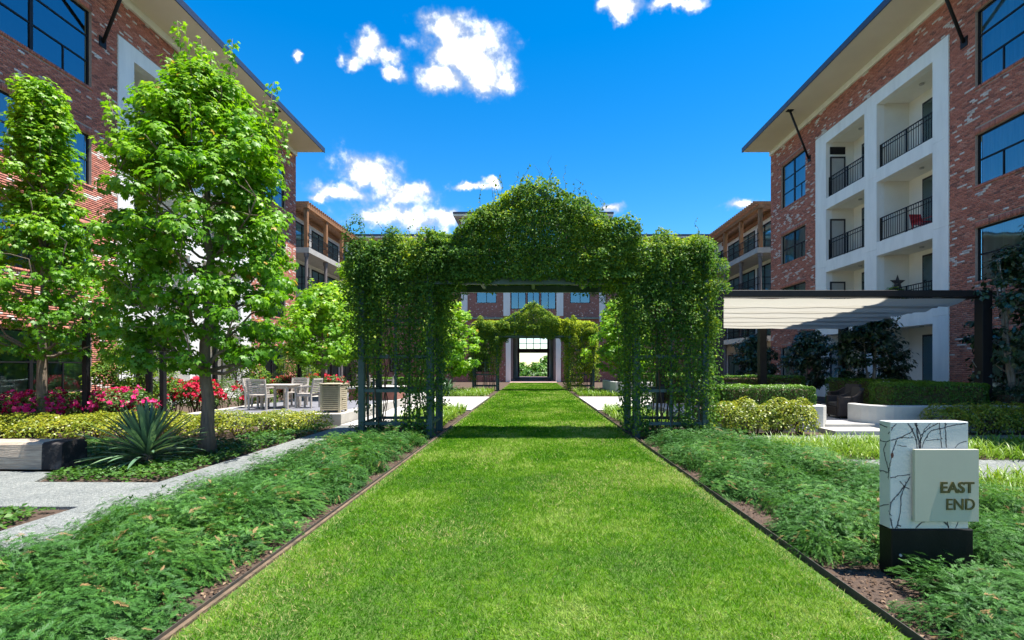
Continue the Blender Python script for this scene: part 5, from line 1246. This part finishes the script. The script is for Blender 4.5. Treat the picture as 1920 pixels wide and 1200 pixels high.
# ================================================================== TERRACE FURNITURE
def armchair():
    root = thing('patio_chair', 'weathered teak slatted armchair', 'chair', (0,0,0))
    w, d = 0.56, 0.54
    def part(name, *boxes):
        e = MB()
        for b in boxes: e.box(*b)
        return e.build(name, M_teak, root)
    for x in (-w/2+0.025, w/2-0.025):
        part('leg', (x-0.025,x+0.025,-d/2,-d/2+0.05,0,0.62))
        e = MB(); e.bar((x,d/2-0.03,0),(x,d/2-0.03,0.44),0.05,0.05); e.bar((x,d/2-0.03,0.43),(x,d/2+0.06,0.88),0.05,0.045); e.build('leg', M_teak, root)
        part('seat_rail', (x-0.018,x+0.018,-d/2+0.052,d/2-0.056,0.36,0.42))
        e = MB(); pts = [(x,-d/2-0.03,0.63),(x,-d/2+0.1,0.655),(x,0.1,0.65),(x,d/2,0.66)]
        for a, b in zip(pts, pts[1:]): e.bar(a, b, 0.06, 0.028)
        e.build('armrest', M_teak, root)
    for k in range(7):
        y = -d/2+0.03+k*0.075; part('seat_slat', (-w/2+0.002,w/2-0.002,y-0.029,y+0.029,0.422,0.444))
    for k in range(7):
        z = 0.50+k*0.055; y = d/2-0.03+(z-0.43)*0.2; e = MB(); e.bar((-w/2+0.048,y,z),(w/2-0.048,y,z),0.018,0.040); e.build('back_slat', M_teak, root)
    e = MB(); e.bar((-w/2,d/2+0.058,0.885),(w/2,d/2+0.058,0.885),0.03,0.05); e.build('top_rail', M_teak, root)
    return root
def table():
    root = thing('dining_table', 'square weathered teak table between the four slatted armchairs', 'table', (0,0,0))
    for k in range(9):
        x = -0.42+k*0.105; e = MB(); e.box(x-0.049,x+0.049,-0.47,0.47,0.70,0.725); e.build('top_slat', M_teak, root)
    for x in (-0.38,0.38):
        for y in (-0.38,0.38): e = MB(); e.box(x-0.035,x+0.035,y-0.035,y+0.035,0,0.698); e.build('leg', M_teak, root)
    for y in (-0.38,0.38): e = MB(); e.box(-0.344,0.344,y-0.015,y+0.015,0.60,0.697); e.build('apron', M_teak, root)
    for x in (-0.38,0.38): e = MB(); e.box(x-0.015,x+0.015,-0.344,0.344,0.60,0.697); e.build('apron', M_teak, root)
    return root
TZ = 0.302; c0 = armchair(); first = True
tx, ty = -7.85, 15.5
for (dx, dy, rz, lb) in ((-0.25,-0.62,180,'slatted teak armchair with its back to the golden shrubs at the near table'),(-0.80,0.12,100,'slatted teak armchair at the rose-bed end of the near table'),(0.10,0.78,0,'slatted teak armchair on the far side of the near table'),(0.82,0.05,-95,'slatted teak armchair at the near table on the side towards the litter bin')):
    c = c0 if first else copy_tree(c0); first = False
    c.location = (tx+dx, ty+dy, TZ); c.rotation_euler = (0,0,R(rz)); c['label'] = lb; c['group'] = 'teak armchairs on the terrace'
t0 = table(); t0.location = (tx, ty, TZ); t0['group'] = 'teak tables on the terrace'
t1 = copy_tree(t0); t1.location = (-7.3, 22.2, TZ); t1['label'] = 'far weathered teak table beyond the brick planter'
for (dx, dy, rz, lb) in ((0.1,-0.75,180,'slatted teak armchair at the far table with its back to the brick planter'),(0.8,0.1,-90,'slatted teak armchair at the far table on the lawn side')):
    c = copy_tree(c0); c.location = (-7.3+dx, 22.2+dy, TZ); c.rotation_euler = (0,0,R(rz)); c['label'] = lb
def litter_bin():
    x, y, w, d, h = -5.62, 14.05, 0.56, 0.52, 0.80; root = thing('litter_bin', 'beige slatted square litter bin on the terrace corner', 'litter bin', (x,y,TZ))
    for sx in (-1,1):
        for sy in (-1,1): e = MB(); e.box(x+sx*(w/2-0.03)-0.03,x+sx*(w/2-0.03)+0.03,y+sy*(d/2-0.03)-0.03,y+sy*(d/2-0.03)+0.03,TZ,TZ+h-0.03); e.build('corner_post', M_bin, root)
    e = MB(); e.box(x-w/2+0.07,x+w/2-0.07,y-d/2+0.07,y+d/2-0.07,TZ+0.04,TZ+h-0.05); e.build('liner', M_dark, root)
    for k in range(12):
        z = TZ+0.07+k*0.057
        for sy in (-1,1): e = MB(); e.box(x-w/2+0.061,x+w/2-0.061,y+sy*(d/2-0.012)-0.011,y+sy*(d/2-0.012)+0.011,z,z+0.040); e.build('slat', M_bin, root)
        for sx in (-1,1): e = MB(); e.box(x+sx*(w/2-0.012)-0.011,x+sx*(w/2-0.012)+0.011,y-d/2+0.061,y+d/2-0.061,z,z+0.040); e.build('slat', M_bin, root)
    e = MB(); e.box(x-w/2-0.02,x+w/2+0.02,y-d/2-0.02,y+d/2+0.02,TZ+h-0.028,TZ+h+0.01,0.006); e.build('lid', M_bin, root)
litter_bin()
# ================================================================== PATIO LOUNGE FURNITURE
def lounge_chair():
    root = thing('lounge_chair', 'brown wicker lounge chair', 'armchair', (0,0,0)); w, d = 0.82, 0.82
    e = MB(); e.box(-w/2+0.13,w/2-0.13,-d/2,d/2-0.15,0.06,0.30,0.02); e.build('seat_base', M_wick, root)
    n = 12; V = []; Fs = []
    for i in range(n+1):
        t = math.pi*i/n; ca = math.cos(t); sa = math.sin(t); hh = 0.60+0.24*sa**1.5
        for r, z in ((0.41,0.06),(0.43,hh-0.03),(0.40,hh),(0.34,hh-0.01),(0.30,0.06)): V.append((r*ca*(1 if i not in (0,n) else 1), -0.05+r*sa, z))
    for i in range(n):
        for k in range(5): Fs.append((i*5+k,i*5+(k+1)%5,(i+1)*5+(k+1)%5,(i+1)*5+k))
    Fs += [tuple(range(5)), tuple(n*5+4-k for k in range(5))]
    e = MB(); e.add(V, Fs); e.build('curved_back', M_wick, root)
    for sx in (-1,1):
        e = MB(); e.box(sx*0.30,sx*0.42,-d/2+0.02,-0.05,0.06,0.60,0.02); e.build('arm', M_wick, root)
    e = MB(); e.box(-w/2+0.14,w/2-0.14,-d/2+0.01,0.17,0.305,0.43,0.03); e.build('seat_cushion', M_cush, root)
    e = MB(); e.bar((0,0.20,0.42),(0,0.27,0.84),0.48,0.10,(0,1,0)); e.build('back_cushion', M_cush, root)
    for sx in (-1,1):
        for y in (-0.34,0.24): e = MB(); e.box(sx*0.34-0.02,sx*0.34+0.02,y-0.02,y+0.02,0,0.06); e.build('foot', M_dark, root)
    return root
lc0 = lounge_chair(); first = True
for x, y, rz, lb in ((8.75,13.9,75,'brown wicker lounge chair beside the curved planter hedge'),(8.6,17.0,0,'brown wicker lounge chair under the middle back post of the canopy'),(7.2,17.8,10,'brown wicker lounge chair beyond the wicker coffee table'),(10.2,16.2,-70,'brown wicker lounge chair beside the hedge by the magnolias'),(6.0,17.4,15,'brown wicker lounge chair at the back of the patio behind the near planter')):
    c = lc0 if first else copy_tree(lc0); first = False
    c.location = (x,y,0.162); c.rotation_euler = (0,0,R(rz) if rz != 75 else R(-100)); c['label'] = lb; c['group'] = 'wicker lounge chairs on the patio'
ct = thing('coffee_table', 'dark wicker cube coffee table with flat top on the patio', 'coffee table', (8.0,14.9,0.162))
e = MB(); e.box(7.62,8.38,14.5,15.3,0.20,0.52,0.02); e.build('body', M_wick, ct)
e = MB(); e.box(7.60,8.40,14.48,15.32,0.522,0.55,0.006); e.build('top', M_cush, ct)
for x in (7.68,8.32):
    for y in (14.56,15.24): e = MB(); e.box(x-0.025,x+0.025,y-0.025,y+0.025,0.16,0.20); e.build('foot', M_dark, ct)
# ================================================================== BALCONY THINGS
rcx = thing('balcony_chair', 'red plastic chair on the third-floor balcony above the canopy', 'chair', (15.75,20.2,FLOORS[2]))
e = MB(); e.box(15.5,15.98,19.95,20.45,FLOORS[2]+0.38,FLOORS[2]+0.43,0.01); e.build('seat', M_red, rcx)
e = MB(); e.bar((15.74,20.46,FLOORS[2]+0.42),(15.74,20.56,FLOORS[2]+0.86),0.48,0.03,(0,1,0)); e.build('backrest', M_red, rcx)
for x in (15.53,15.95):
    for y in (19.98,20.42): e = MB(); e.tube([(x,y,FLOORS[2]),(x,y,FLOORS[2]+0.39)],[0.018,0.022],6); e.build('leg', M_red, rcx)
    e = MB(); e.box(x-0.025,x+0.025,19.97,20.5,FLOORS[2]+0.60,FLOORS[2]+0.63); e.build('armrest', M_red, rcx)
e = MB(); cx, cy, cz = 15.85, 21.70, 5.22; pts = []
for k in range(10):
    a = math.pi/2+k*math.pi/5; r = 0.36 if k%2 == 0 else 0.145; pts.append((cx+r*math.cos(a),cy,cz+r*math.sin(a)))
e.add(pts+[(cx,cy-0.08,cz),(cx,cy+0.03,cz)],[((k+1)%10,k,10) for k in range(10)]+[(k,(k+1)%10,11) for k in range(10)])
tag(e.build('wall_star', M_star, loc=(cx,cy,cz)),'dark metal star hung on the second-floor balcony wall','star')
def balcony_plant(label, x, y, z, seed):
    rng = np.random.default_rng(seed); root = thing('potted_plant', label, 'plant', (x,y,z)); e = MB(); e.tube([(x,y,z),(x,y,z+0.3)],[0.12,0.17],10); e.build('pot', M_colgrey, root)
    V, Fc, T = clumps(rng,[(x,y,z+0.75,0.35,0.35,0.5)],900,0.13,LEAF,0.4,seed=seed); npobj('foliage',V,Fc,L_vine,root,tone=T)
balcony_plant('leafy potted plant on the second-floor balcony beside the star', 15.45, 21.3, FLOORS[1], 701)
balcony_plant('leafy potted plant on the second-floor balcony by the white pillar', 15.45, 22.8, FLOORS[1], 702)
